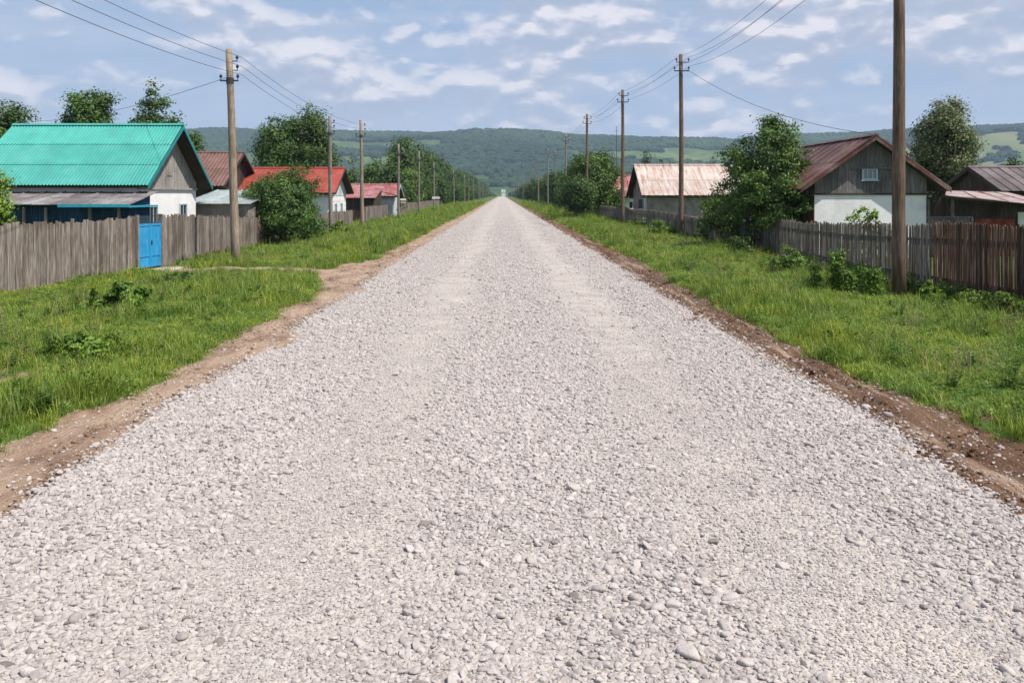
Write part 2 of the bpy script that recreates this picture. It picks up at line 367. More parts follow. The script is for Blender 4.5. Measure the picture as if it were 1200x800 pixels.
# ------------------------------------------------------------------ light and sky
SUN_EL, SUN_AZ = 57.0, 119.0        # azimuth clockwise from +Y
world = bpy.data.worlds.new('World'); SC.world = world; world.use_nodes = True
wt = MT.__new__(MT); wt.t = world.node_tree; wt.n = wt.t.nodes; wt.n.clear()
wo = wt.N('ShaderNodeOutputWorld'); bg = wt.N('ShaderNodeBackground'); bg.inputs[1].default_value = 0.103
sky = wt.N('ShaderNodeTexSky'); sky.sky_type = 'NISHITA'; sky.sun_disc = False
sky.sun_elevation = R(SUN_EL); sky.sun_rotation = R(SUN_AZ); sky.altitude = 200; sky.air_density = 1.0; sky.dust_density = 1.2; sky.ozone_density = 1.5
tcw = wt.N('ShaderNodeTexCoord').outputs['Generated']
def mp(scale, loc):
    m = wt.N('ShaderNodeMapping'); m.inputs['Location'].default_value = loc; m.inputs['Scale'].default_value = scale; wt.L(tcw, m.inputs[0]); return m.outputs[0]
def cloudfac(dz):
    a = wt.noise(mp((4.2, 4.2, 10.5), (3.1, 1.7, dz * 10.5)), 1.0, 4, 0.5, 0.2)
    b = wt.noise(mp((19, 19, 40.0), (1.1, 4.7, dz * 40.0)), 1.0, 6, 0.55, 0.3)
    v = wt.N('ShaderNodeTexVoronoi'); v.feature = 'SMOOTH_F1'; v.inputs['Scale'].default_value = 1.0; v.inputs['Smoothness'].default_value = 0.5
    wt.L(mp((26, 26, 46.0), (0, 2.0, dz * 46.0)), v.inputs['Vector'])
    puff = wt.math('SUBTRACT', 0.55, v.outputs['Distance'])
    return wt.math('ADD', wt.math('ADD', a, wt.math('MULTIPLY', wt.math('SUBTRACT', b, 0.5), 0.42)), wt.math('MULTIPLY', puff, 0.12))
se = wt.N('ShaderNodeSeparateXYZ'); wt.L(tcw, se.inputs[0]); elev = se.outputs[2]
ca = cloudfac(0.0); cb = cloudfac(0.014)
cov = wt.ramp(elev, [(0.0, (0.0,) * 3), (0.09, (0.5,) * 3), (0.2, (1,) * 3), (0.45, (1,) * 3), (0.75, (0.35,) * 3)])
den = wt.math('ADD', ca, wt.math('MULTIPLY', wt.math('SUBTRACT', cov, 1.0), 0.07))
mask = wt.ramp(den, [(0.425, (0, 0, 0)), (0.49, (0.6,) * 3), (0.61, (1, 1, 1))])
lit = wt.math('ADD', wt.math('MULTIPLY', wt.math('SUBTRACT', ca, cb), 7.5), 0.42, True)
ccol = wt.ramp(lit, [(0.0, (3.35, 3.75, 4.8)), (0.45, (4.2, 4.45, 5.35)), (1.0, (7.2, 6.85, 7.1))])
hi = wt.ramp(elev, [(0.22, (1,) * 3), (0.6, (0,) * 3)])
blue = wt.mix(sky.outputs[0], wt.mix((1.3, 2.3, 4.3), (2.3, 3.35, 5.1), hi), 0.8)
low = wt.ramp(elev, [(0.0, (1, 1, 1)), (0.15, (0.25,) * 3), (0.3, (0, 0, 0))])
base = wt.mix(blue, (3.85, 4.5, 5.75), wt.math('MULTIPLY', low, 0.85))
base = wt.mix(base, (4.3, 4.8, 5.9), wt.math('MULTIPLY', wt.ramp(wt.noise(mp((4, 4, 22), (7, 3, 1)), 1.0, 5, .6), [(.4, (0,) * 3), (.62, (1,) * 3)]), wt.math('MULTIPLY', hi, 0.55)))
final = wt.mix(base, ccol, wt.math('MULTIPLY', mask, 0.88))
wt.L(final, bg.inputs[0]); wt.L(bg.outputs[0], wo.inputs[0])

sl = bpy.data.lights.new('Sun', 'SUN'); sl.energy = 4.9; sl.angle = R(0.55); sl.color = (1.0, 0.93, 0.83)
so = bpy.data.objects.new('Sun', sl); COL.objects.link(so)
az, el = R(SUN_AZ), R(SUN_EL)
sd = Vector((math.sin(az) * math.cos(el), math.cos(az) * math.cos(el), math.sin(el)))
so.rotation_euler = sd.to_track_quat('Z', 'Y').to_euler()
vs = SC.view_settings; vs.view_transform = 'Standard'; vs.look = 'None'; vs.gamma = 1; vs.exposure = 0.4; vs.use_curve_mapping = False

# ------------------------------------------------------------------ terrain functions
def interp(y, tab): return np.interp(y, [a for a, b in tab], [b for a, b in tab])
def edgeL(y):
    y = np.asarray(y, float)
    return interp(y, [(0, 4.9), (5, 4.75), (7.8, 4.6), (9.9, 4.3), (13.5, 4.3), (20.5, 4.35), (23.3, 4.6), (25, 5.4), (28, 5.4), (31, 4.6), (60, 4.6), (200, 4.5)]) \
        + (fbm(y * 0.9, y * 0 + 3.3, 5) - .5) * 0.7
def edgeR(y):
    y = np.asarray(y, float)
    return interp(y, [(0, 5.25), (5, 5.15), (7.9, 5.0), (9.9, 4.65), (12.5, 4.5), (19.6, 4.55), (30, 4.75), (200, 4.7)]) \
        + (fbm(y * 0.9, y * 0 + 8.3, 6) - .5) * 0.6
def pathmask(x, y):
    """trodden paths from the road to the gates"""
    yc = 26.6 + 0.55 * np.sin(x * 0.6) + np.clip(-x - 9.5, 0, 3) * 0.7
    m = np.exp(-((y - yc) / 0.65) ** 2) * (x < -4) * (x > -11.7)
    m = m + np.exp(-((y - 92 - .3 * np.sin(x)) / 2.2) ** 2) * (x < -4) * (x > -10) + np.exp(-((y - 67 - .3 * np.sin(x)) / 1.0) ** 2) * (x < -4) * (x > -8)
    return np.clip(m, 0, 1)
def road_z(x, y):
    return 0.05 * (1 - (np.clip((x - 0.08) / 3.9, -1, 1)) ** 2) + 0.012 + (fbm(x * 1.2, y * .8, 21) - .5) * 0.05
def ground_z(x, y):
    x = np.asarray(x, float); y = np.asarray(y, float)
    e = np.where(x < 0, edgeL(y), edgeR(y)); a = np.abs(x)
    near = np.exp(-np.clip(y, 0, None) / 400)
    z = (fbm(x * .35, y * .35, 3) - .46) * 0.17 * near + (fbm(x * 1.6, y * 1.6, 4) - .5) * 0.09 * near
    z = z * sstep(0, 2.5, a - e) + 0.03
    z = -0.16 + (z + 0.16) * sstep(-0.1, 0.28, a - e)
    return z - 0.05 * pathmask(x, y) - 0.13 * sstep(3.2, 6.0, a - e) * np.where(x > 0, 1.0, 0.5)
def shoulder_z(x, y):
    a = np.abs(x)
    z = 0.0 + (fbm(x * 2.5, y * 1.4, 11) - .5) * 0.09 + (fbm(x * 9, y * 6, 12) - .5) * 0.06
    rut = np.where(x > 0, np.exp(-((x - 4.25 - 0.12 * np.sin(y * .35)) / 0.14) ** 2) * 0.06, 0)
    return z - rut

# ------------------------------------------------------------------ ground, road, shoulders
def steps(a, b, s0, g):
    out = [a]; s = s0
    while out[-1] < b: out.append(out[-1] + s); s *= g
    return out
ysf = list(np.arange(2.5, 45, 0.22)) + steps(45.2, 4200, 0.4, 1.05)
xs_c = list(np.arange(-14, 14.01, 0.2))
side = steps(14.4, 5600, 0.5, 1.13)
xs = [-v for v in side[::-1]] + xs_c + side
g = link('ground', grid_mesh('ground', np.array(xs), np.array([-60, -30, -12, -4, 0, 1.5] + ysf), ground_z, M['ground']))
tag(g, 'flat grassy village ground on both sides of the gravel road', kind='structure')

def roadw(X, Y):
    w = 0.9 + 0 * X
    z = road_z(X, Y)
    en = (fbm(Y * .8, X * 0 + 2.0, 31) - .5) * .35
    d = np.abs(X - 0.08) - (3.78 + en)
    return z - np.clip(d, 0, 1) * 0.55
ysr = list(np.arange(-6, 2, 0.5)) + list(np.arange(2, 36, 0.12)) + steps(36.1, 960, 0.3, 1.03)
rd = link('road', grid_mesh('road', np.linspace(-4.1, 4.26, 76), np.array(ysr), roadw, M['roadbase']))
tag(rd, 'straight pale grey gravel road running to the horizon', kind='structure')

def shoulder(name, x0, x1, sgn):
    def zf(X, Y): return shoulder_z(X, Y)
    o = link(name, grid_mesh(name, np.linspace(x0, x1, int(abs(x1 - x0) / 0.06)), np.array(list(np.arange(-6, 34, .1)) + steps(34.1, 950, .25, 1.04)), zf, M['dirt']))
    return o
tag(shoulder('dirt_shoulder', -7.2, -3.4, -1), 'bare brown earth strip along the left edge of the gravel', kind='structure')
tag(shoulder('dirt_shoulder', 3.5, 5.6, 1), 'rutted dark brown earth strip along the right edge of the gravel', kind='structure')
def footpath(name, xa, xb, yfun, hw, label):
    xs_ = np.arange(xa, xb, 0.12); vs_ = np.linspace(-1, 1, 25)
    X, U = np.meshgrid(xs_, vs_); hwv = hw * (1 + (fbm(X * 1.5, U * 0 + 1, 41) - .5) * .8)
    Y = yfun(X) + U * hwv
    Z = ground_z(X, Y) + 0.055 - np.abs(U) ** 3 * 0.07 + (fbm(X * 6, Y * 6, 42) - .5) * .03
    nx = len(xs_); i = (np.arange(24)[:, None] * nx + np.arange(nx - 1)[None, :]).ravel()
    o = link(name, np_mesh(name, np.stack([X.ravel(), Y.ravel(), Z.ravel()], 1), np.stack([i, i + 1, i + 1 + nx, i + nx], 1), M['dirt'], True))
    tag(o, label, kind='structure')
footpath('footpath', -11.3, -4.6, lambda x: 26.6 + 0.55 * np.sin(x * 0.6) + np.clip(-x - 9.5, 0, 3) * 0.7, 0.62, 'trodden earth path from the blue gate to the road')

# ------------------------------------------------------------------ instancing on points (only for uncountable stuff)
def gn_instancer(name, pts, rots, scales, idx, meshes, label):
    src = bpy.data.collections.new(name + '_source')
    for k, me in enumerate(meshes):
        o = bpy.data.objects.new('%s_source_%02d' % (name, k), me); src.objects.link(o)
    me = bpy.data.meshes.new(name); n = len(pts)
    me.vertices.add(n); me.vertices.foreach_set('co', np.asarray(pts, np.float32).ravel())
    for nm, ty, key, arr in (('rot', 'FLOAT_VECTOR', 'vector', rots), ('scl', 'FLOAT_VECTOR', 'vector', scales)):
        a = me.attributes.new(nm, ty, 'POINT'); a.data.foreach_set(key, np.asarray(arr, np.float32).ravel())
    a = me.attributes.new('idx', 'INT', 'POINT'); a.data.foreach_set('value', np.asarray(idx, np.int32))
    me.update()
    o = link(name, me)
    ng = bpy.data.node_groups.new(name + '_nodes', 'GeometryNodeTree')
    ng.interface.new_socket('Geometry', in_out='INPUT', socket_type='NodeSocketGeometry')
    ng.interface.new_socket('Geometry', in_out='OUTPUT', socket_type='NodeSocketGeometry')
    N = ng.nodes; gi = N.new('NodeGroupInput'); go = N.new('NodeGroupOutput')
    ci = N.new('GeometryNodeCollectionInfo'); ci.inputs['Collection'].default_value = src
    ci.inputs['Separate Children'].default_value = True; ci.inputs['Reset Children'].default_value = True
    ip = N.new('GeometryNodeInstanceOnPoints'); ip.inputs['Pick Instance'].default_value = True
    def attr(nm, ty):
        q = N.new('GeometryNodeInputNamedAttribute'); q.data_type = ty; q.inputs['Name'].default_value = nm; return q.outputs['Attribute']
    L = ng.links
    L.new(gi.outputs[0], ip.inputs['Points']); L.new(ci.outputs[0], ip.inputs['Instance'])
    L.new(attr('idx', 'INT'), ip.inputs['Instance Index'])
    er = N.new('FunctionNodeEulerToRotation'); L.new(attr('rot', 'FLOAT_VECTOR'), er.inputs[0]); L.new(er.outputs[0], ip.inputs['Rotation'])
    L.new(attr('scl', 'FLOAT_VECTOR'), ip.inputs['Scale'])
    L.new(ip.outputs[0], go.inputs[0])
    md = o.modifiers.new('scatter', 'NODES'); md.node_group = ng
    tag(o, label, kind='stuff')
    return o

rng = np.random.default_rng(7)
# ---- gravel
def stone_mesh(k):
    import bmesh
    bm = bmesh.new(); bmesh.ops.create_icosphere(bm, subdivisions=3, radius=1)
    r = random.Random(k)
    cuts = []
    for _ in range(r.randint(7, 11)):
        d = Vector((r.gauss(0, 1), r.gauss(0, 1), r.gauss(0, 1))).normalized(); cuts.append((d, r.uniform(0.62, 0.9)))
    sx, sy, sz = r.uniform(.95, 1.3), r.uniform(.7, 1.0), r.uniform(.5, .75)
    for v in bm.verts:
        p = v.co.copy()
        for d, h in cuts:
            q = p.dot(d)
            if q > h: p -= d * (q - h) * 0.93
        v.co = Vector((p.x * sx, p.y * sy, p.z * sz))
    me = bpy.data.meshes.new('stone'); bm.to_mesh(me); bm.free(); me.shade_smooth(); me.materials.append(M['stone'])
    return me
stones = [stone_mesh(k) for k in range(14)]
def trackness(x, y):
    xx = x + (fbm(x * .3, y * .12, 50) - .5) * 0.9
    d = np.minimum(np.abs(xx + 1.2), np.abs(xx - 1.9))
    return np.clip(1.25 - d / 0.72, 0, 1) * (0.35 + 1.15 * fbm(x * .9, y * .5, 51))
def jitter_grid(x0, x1, y0, y1, s):
    gx, gy = np.meshgrid(np.arange(x0, x1, s), np.arange(y0, y1, s))
    n = gx.size
    return gx.ravel() + rng.uniform(-.5, .5, n) * s * .95, gy.ravel() + rng.uniform(-.5, .5, n) * s * .95
PT, RT, SCL = [], [], []
def scatter_stones(y0, y1, spacing, size, spread, dens, fi=0.01, fo=0.01):
    x, y = jitter_grid(-4.2, 4.4, y0, y1, spacing)
    en = (fbm(y * .8, y * 0 + 2.0, 31) - .5) * .35
    edge = np.abs(x - .08) - (3.72 + en)
    p = dens(x, y) * np.where(edge < 0, 1.0, np.exp(-edge / 0.10))
    p = p * np.clip((y - y0) / fi, 0, 1) * np.clip((y1 - y) / fo, 0, 1)
    k = rng.random(len(x)) < p; x, y = x[k], y[k]
    n = len(x)
    s = size * np.exp(rng.normal(0, spread, n)) * (1 + .35 * (fbm(x * .7, y * .7, 60) - .5))
    s = np.clip(s, size * .45, size * 2.6)
    z = road_z(x, y) + s * rng.uniform(-0.22, 0.32, n)
    PT.append(np.stack([x, y, z], 1)); RT.append(np.stack([rng.normal(0, .28, n), rng.normal(0, .28, n), rng.uniform(0, 6.283, n)], 1))
    SCL.append(s[:, None] * np.stack([rng.uniform(.85, 1.2, n), rng.uniform(.85, 1.1, n), rng.uniform(.75, 1.1, n)], 1))
coarse = lambda x, y: np.clip(1.0 - 1.15 * trackness(x, y), 0.04, 1) * (0.6 + .55 * fbm(x * 1.2, y * .7, 61))
scatter_stones(3.2, 15, 0.031, 0.0168, 0.34, coarse, fo=4)
scatter_stones(10.5, 40, 0.044, 0.0185, 0.34, lambda x, y: coarse(x, y) * .95, fi=5, fo=16)
scatter_stones(24, 90, 0.09, 0.022, 0.3, lambda x, y: coarse(x, y) * .8, fi=10, fo=50)
scatter_stones(3.2, 19, 0.022, 0.0088, 0.35, lambda x, y: (0.28 + .7 * trackness(x, y)) * (1 - .55 * sstep(8, 13, y)), fo=9)
scatter_stones(3.2, 9, 0.3, 0.031, 0.2, lambda x, y: 0.35 * coarse(x, y))
PT, RT, SCL = map(np.concatenate, (PT, RT, SCL))
print('stones', len(PT))
gn_instancer('gravel', PT, RT, SCL, rng.integers(0, len(stones), len(PT)), stones, 'loose pale grey stones covering the whole road')

# stray stones on the shoulders
n = 5200
sx_ = np.concatenate([rng.uniform(-4.9, -3.7, n), rng.uniform(3.8, 4.9, n)]); sy_ = np.concatenate([3.5 + 30 * rng.random(n) ** 1.5, 3.5 + 30 * rng.random(n) ** 1.5])
ss_ = 0.0075 * np.exp(rng.normal(0, .5, 2 * n))
gn_instancer('shoulder_pebbles', np.stack([sx_, sy_, shoulder_z(sx_, sy_) + ss_ * .1], 1), rng.uniform(-3, 3, (2 * n, 3)) * [.1, .1, 1],
             np.repeat(ss_[:, None], 3, 1), rng.integers(0, len(stones), 2 * n), stones, 'scattered stray pebbles lying on the bare earth strips')

clod_m = []
for st in stones[:6]:
    c_ = st.copy(); c_.materials.clear(); c_.materials.append(M['dirt']); clod_m.append(c_)
n = 9000
cx_ = np.concatenate([rng.uniform(-5.0, -3.75, n), rng.uniform(3.85, 5.1, n)]); cy_ = np.tile(4 + 36 * rng.random(n) ** 1.4, 2)
k = fbm(cx_ * 2.2, cy_ * 1.2, 88) > .47; cx_, cy_ = cx_[k], cy_[k]; n = len(cx_)
cs_ = .011 * np.exp(rng.normal(0, .5, n))
gn_instancer('dirt_crumbs', np.stack([cx_, cy_, shoulder_z(cx_, cy_) + cs_ * .2], 1), rng.uniform(-3, 3, (n, 3)) * [.2, .2, 1], np.repeat(cs_[:, None], 3, 1), rng.integers(0, 6, n), clod_m, 'loose brown earth crumbs on the bare strips beside the gravel')
# ---- grass
def tuft_mesh(k, nb, hgt, rad, wid, lean=0.45):
    r = random.Random(100 + k); V = []; Fc = []
    for _ in range(nb):
        a = r.uniform(0, 6.283); d = rad * math.sqrt(r.random()); bx_, by_ = d * math.cos(a), d * math.sin(a)
        h = hgt * r.uniform(.5, 1.15); w = wid * r.uniform(.7, 1.3); la = r.uniform(0, 6.283); ln = h * r.uniform(.1, lean * 2)
        wx, wy = -math.sin(la + r.uniform(-.6, .6)) * w / 2, math.cos(la) * w / 2
        o = len(V)
        for t_, ww in ((0, 1), (.4, .95), (.75, .6)):
            cx, cy = bx_ + math.cos(la) * ln * t_ ** 1.8, by_ + math.sin(la) * ln * t_ ** 1.8
            z = h * (t_ - .22 * t_ ** 3)
            V += [(cx - wx * ww, cy - wy * ww, z - .02 * (t_ == 0)), (cx + wx * ww, cy + wy * ww, z - .02 * (t_ == 0))]
        V.append((bx_ + math.cos(la) * ln, by_ + math.sin(la) * ln, h * .8))
        Fc += [(o, o + 1, o + 3, o + 2), (o + 2, o + 3, o + 5, o + 4), (o + 4, o + 5, o + 6)]
    me = bpy.data.meshes.new('tuft'); me.from_pydata(V, [], Fc); me.update(); me.materials.append(M['grass']); return me
def broad_mesh(k):
    r = random.Random(300 + k); V = []; Fc = []
    for _ in range(16):
        a = r.uniform(0, 6.283); d = .02 + .09 * r.random(); h = r.uniform(.03, .12); L_ = r.uniform(.05, .09); w = L_ * .6; t_ = r.uniform(-.2, .7)
        c, s_ = math.cos(a), math.sin(a); o = len(V)
        bx_, by_ = c * d, s_ * d
        V += [(bx_, by_, h), (bx_ + c * L_ * .5 - s_ * w / 2, by_ + s_ * L_ * .5 + c * w / 2, h + L_ * t_ * .6), (bx_ + c * L_, by_ + s_ * L_, h + L_ * t_ * .4), (bx_ + c * L_ * .5 + s_ * w / 2, by_ + s_ * L_ * .5 - c * w / 2, h + L_ * t_ * .6)]
        Fc.append((o, o + 1, o + 2, o + 3))
    me = bpy.data.meshes.new('broad'); me.from_pydata(V, [], Fc); me.update(); me.materials.append(M['lf_bright']); return me
def stalk_mesh(k, h, mat, nst=6, seedhead=False):
    r = random.Random(700 + k); V = []; Fc = []
    for _ in range(nst):
        a = r.uniform(0, 6.283); d = .1 * r.random(); bx_, by_ = math.cos(a) * d, math.sin(a) * d; hh = h * r.uniform(.6, 1.1); ln = hh * r.uniform(.05, .3)
        tx_, ty_ = bx_ + math.cos(a) * ln, by_ + math.sin(a) * ln
        o = len(V); V += [(bx_ - .004, by_, 0), (bx_ + .004, by_, 0), (tx_ + .003, ty_, hh), (tx_ - .003, ty_, hh)]; Fc.append((o, o + 1, o + 2, o + 3))
        nl = 4 if seedhead else 13
        for q in range(nl):
            t_ = (.82 + .2 * q / nl) if seedhead else (.12 + .88 * q / nl); b_ = r.uniform(0, 6.283); L_ = (.035 if seedhead else r.uniform(.06, .12) * (1.2 - .6 * t_)); w_ = L_ * (.4 if seedhead else .34)
            px_, py_, pz_ = bx_ + (tx_ - bx_) * t_, by_ + (ty_ - by_) * t_, hh * t_; c, s_ = math.cos(b_), math.sin(b_); up = r.uniform(-.1, .7); o = len(V)
            V += [(px_, py_, pz_), (px_ + c * L_ * .5 - s_ * w_, py_ + s_ * L_ * .5 + c * w_, pz_ + L_ * up * .6), (px_ + c * L_, py_ + s_ * L_, pz_ + L_ * up * .5), (px_ + c * L_ * .5 + s_ * w_, py_ + s_ * L_ * .5 - c * w_, pz_ + L_ * up * .6)]
            Fc.append((o, o + 1, o + 2, o + 3))
    me = bpy.data.meshes.new('stalks'); me.from_pydata(V, [], Fc); me.update(); me.materials.append(M[mat]); return me
tufts = [tuft_mesh(0, 26, .13, .10, .006), tuft_mesh(1, 26, .17, .11, .006), tuft_mesh(2, 22, .24, .09, .007, .6), tuft_mesh(3, 30, .09, .12, .006),
         tuft_mesh(4, 18, .32, .08, .007, .5), tuft_mesh(5, 30, .14, .14, .008), broad_mesh(0), broad_mesh(1), stalk_mesh(0, .45, 'lf_bright'), stalk_mesh(1, .6, 'lf_bright', 8), stalk_mesh(2, .4, 'straw', 5, True), stalk_mesh(3, .5, 'lf_mid', 7)]
GP, GR, GS, GI = [], [], [], []
def scatter_grass(x0, x1, y0, y1, spacing, sc, thin=1.0):
    x, y = jitter_grid(x0, x1, y0, y1, spacing)
    e = np.where(x < 0, edgeL(y), edgeR(y)); a = np.abs(x) - e
    edgep = np.where(a > .3, 1, np.clip((a + 0.08) / .38, 0, 1)) * (a > -.12)
    bare = sstep(.62, .72, fbm(x * .8, y * .8, 71))
    p = edgep * (1 - .75 * bare) * (1 - pathmask(x, y)) ** 2 * thin
    k = rng.random(len(x)) < p; x, y, a = x[k], y[k], a[k]; n = len(x)
    hn = fbm(x * .55, y * .55, 72)
    hs = (0.55 + 1.1 * sstep(.35, .7, hn)) * (0.6 + .4 * sstep(0, 1.0, a)) * (1 - .35 * (a > 5.6)) * (1 + .95 * np.exp(-((a - .4) / .35) ** 2) * (fbm(x * .9, y * .9, 77) > .5))
    idx = rng.choice([0, 1, 2, 3, 4, 5, 6, 7], n, p=[.24, .2, .12, .16, .05, .17, .03, .03])
    s = sc * rng.uniform(.8, 1.25, n)
    GP.append(np.stack([x, y, ground_z(x, y) - .005], 1)); GR.append(np.stack([rng.normal(0, .12, n), rng.normal(0, .12, n), rng.uniform(0, 6.283, n)], 1))
    GS.append(np.stack([s, s, s * hs * rng.uniform(.8, 1.2, n)], 1)); GI.append(idx)
scatter_grass(-12.6, -4.1, 5, 16, .085, .85)
scatter_grass(4.1, 11.4, 5, 16, .085, .85)
scatter_grass(-12.6, -4.1, 16, 34, .115, 1.05)
scatter_grass(4.1, 11.4, 16, 34, .115, 1.05)
scatter_grass(-12.2, -4.1, 34, 75, .19, 1.5)
scatter_grass(4.1, 11.4, 34, 75, .19, 1.5)
scatter_grass(-13, -4.1, 75, 220, .5, 3.0)
scatter_grass(4.1, 12, 75, 220, .5, 3.0)
def scatter_weeds(xf, y0, y1, n_, wid, ids, smin=.7, smax=1.3, dens=.5):
    y = y0 + (y1 - y0) * rng.random(n_) ** 1.2; x = xf(y) + rng.normal(0, wid, n_); k = (fbm(x * .7, y * .7, 79) > dens) & (np.abs(x) > np.where(x < 0, edgeL(y), edgeR(y)) + .3) & (np.abs(x) < 12.6) & (pathmask(x, y) < .2); x, y = x[k], y[k]; n = len(x); s = rng.uniform(smin, smax, n)
    GP.append(np.stack([x, y, ground_z(x, y)], 1)); GR.append(np.stack([rng.normal(0, .1, n), rng.normal(0, .1, n), rng.uniform(0, 6.28, n)], 1)); GS.append(np.repeat(s[:, None], 3, 1)); GI.append(rng.choice(ids, n))
scatter_weeds(lambda y: np.interp(y, [11, 17.5, 20.9, 26.7, 38.6, 57, 90], [10.75, 10.45, 10.3, 10.3, 11.0, 9.6, 9.4]), 12, 80, 1100, .22, [8, 9, 11], .5, 1.1, .5)
scatter_weeds(lambda y: np.interp(y, [12, 21, 26.6, 28, 35, 44, 90], [-12.8, -12.1, -11.2, -11.0, -11.3, -11.5, -11.3]), 12, 80, 700, .15, [8, 11, 6], .4, .8, .5)
scatter_weeds(lambda y: 7.5 + 0 * y, 6, 60, 900, 1.6, [8, 6, 7, 11], .45, .8, .52)
scatter_weeds(lambda y: -8.2 + 0 * y, 7, 60, 900, 1.9, [8, 6, 7, 11], .45, .8, .52)
scatter_weeds(lambda y: 7.2 + 0 * y, 6, 60, 700, 1.5, [10], .6, 1.1, .5)
scatter_weeds(lambda y: -8.2 + 0 * y, 6, 60, 900, 1.8, [10], .6, 1.1, .5)
GP, GR, GS, GI = map(np.concatenate, (GP, GR, GS, GI))
print('tufts', len(GP))
gn_instancer('grass', GP, GR, GS, GI, tufts, 'uneven bright green grass covering both verges')

# ------------------------------------------------------------------ hills and forest
def hill_z(x, y):
    x = np.asarray(x, float); y = np.asarray(y, float)
    px = VX + x / 3.0          # image column of the crest at 3000 m
    ridge = np.interp(px, [-1500, 150, 240, 430, 500, 600, 720, 840, 900, 1000, 1110, 1200, 2600], [80, 82, 81, 82, 79, 78, 73, 70, 76, 78, 85, 86, 84]) * 3.0 - 38
    z = -3 + (ridge + 3) * sstep(950, 3000, y + 160 * (fbm(x / 500, y / 500, 81) - .5)) ** 1.15
    z = z + (fbm(x / 420, y / 420, 82) - .5) * 90 * sstep(1000, 2300, y) * (1 - .8 * sstep(2500, 3000, y))
    z = z + (fbm(x / 160, y / 160, 83) - .5) * 8 * sstep(900, 1500, y)
    z = z + 26 * np.exp(-((x - 1500) / 620) ** 2 - ((y - 2000) / 480) ** 2)      # nearer bare shoulder on the right
    z = z - 90 * sstep(3050, 4000, y)
    return z
hl = link('hills', grid_mesh('hills', np.linspace(-5400, 5400, 240), np.linspace(820, 3950, 130), hill_z, M['hills']))
tag(hl, 'long low hills with meadow and woodland closing the horizon', kind='structure')

def blob_mesh(k):
    import bmesh
    bm = bmesh.new(); bmesh.ops.create_icosphere(bm, subdivisions=2, radius=1); r = random.Random(500 + k)
    for v in bm.verts: v.co *= r.uniform(.72, 1.18); v.co.z *= .8
    me = bpy.data.meshes.new('canopy'); bm.to_mesh(me); bm.free(); me.materials.append(M['forest']); return me
blobs = [blob_mesh(k) for k in range(5)]
n = 110000
fx = rng.uniform(-2700, 2900, n); fy = 900 + 2250 * rng.random(n) ** .8
v = np.abs(fx / fy) < 0.95
fx, fy = fx[v], fy[v]
fm = fbm(fx / 380, fy / 170, 91, 5)
hgt = sstep(1000, 2900, fy)
thr = 0.535 - .2 * hgt + .34 * np.exp(-((fx - 1500) / 640) ** 2 - ((fy - 1950) / 480) ** 2)
k = (fm > thr) | ((rng.random(len(fx)) < .05) & (fm > .4)); k &= ~((np.abs(fx) < 12) & (fy < 1000))
fx, fy = fx[k], fy[k]; n = len(fx); s = rng.uniform(5, 9.5, n) * (1 + .5 * hgt[k])
print('forest', n)
gn_instancer('forest', np.stack([fx, fy, hill_z(fx, fy) + s * .3], 1), np.stack([np.zeros(n), np.zeros(n), rng.uniform(0, 6.28, n)], 1), np.repeat(s[:, None], 3, 1) * [1.15, 1.15, 1],
             rng.integers(0, 5, n), blobs, 'dark green woodland spread over the distant hills')

# ------------------------------------------------------------------ trees
def leaf_cards(C, NRM, size, seed, asp=0.55):
    r = np.random.default_rng(seed); n = len(C)
    nr = NRM + r.normal(0, .75, (n, 3)); nr /= np.linalg.norm(nr, axis=1)[:, None] + 1e-9
    t_ = r.normal(0, 1, (n, 3)); u = np.cross(nr, t_); u /= np.linalg.norm(u, axis=1)[:, None] + 1e-9; w = np.cross(nr, u)
    s = (size * r.uniform(.6, 1.35, n))[:, None]
    V = np.empty((n, 4, 3)); V[:, 0] = C - u * s * .5; V[:, 1] = C + w * s * asp * .5 + nr * s * .08; V[:, 2] = C + u * s * .5; V[:, 3] = C - w * s * asp * .5 + nr * s * .08
    return V.reshape(-1, 3), np.arange(4 * n).reshape(n, 4)
def crown(lobes, nclump, nleaf, cr, leaf, seed, shell=0.45, flat=0.75, zmin=None, asp=.55):
    r = np.random.default_rng(seed); L = np.array(lobes, float)
    vol = L[:, 3] * L[:, 4] * L[:, 5]; pi = r.choice(len(L), nclump, p=vol ** .8 / (vol ** .8).sum())
    d = r.normal(0, 1, (nclump, 3)); d /= np.linalg.norm(d, axis=1)[:, None]
    rad = r.random(nclump) ** shell
    C = L[pi, :3] + d * L[pi, 3:6] * rad[:, None]
    if zmin is not None: C = C[C[:, 2] > zmin]; 
    m = len(C); sz = cr * r.uniform(.55, 1.3, m)
    off = r.normal(0, 1, (m, nleaf, 3)); off /= np.linalg.norm(off, axis=2)[:, :, None]; off = off * (r.random((m, nleaf, 1)) ** .75) * np.where(r.random((m, nleaf, 1)) < .05, 1.25, 1) * [1, 1, flat] * 1.05 * sz[:, None, None]
    P = (C[:, None, :] + off).reshape(-1, 3)
    ctr = L[:, :3].mean(0)
    nm = P - ctr; nm /= np.linalg.norm(nm, axis=1)[:, None] + 1e-6; nm = nm + off.reshape(-1, 3) / (cr) + [0, 0, .5]
    V, Fq = leaf_cards(P, nm, leaf, seed + 1, asp)
    return V, Fq, C
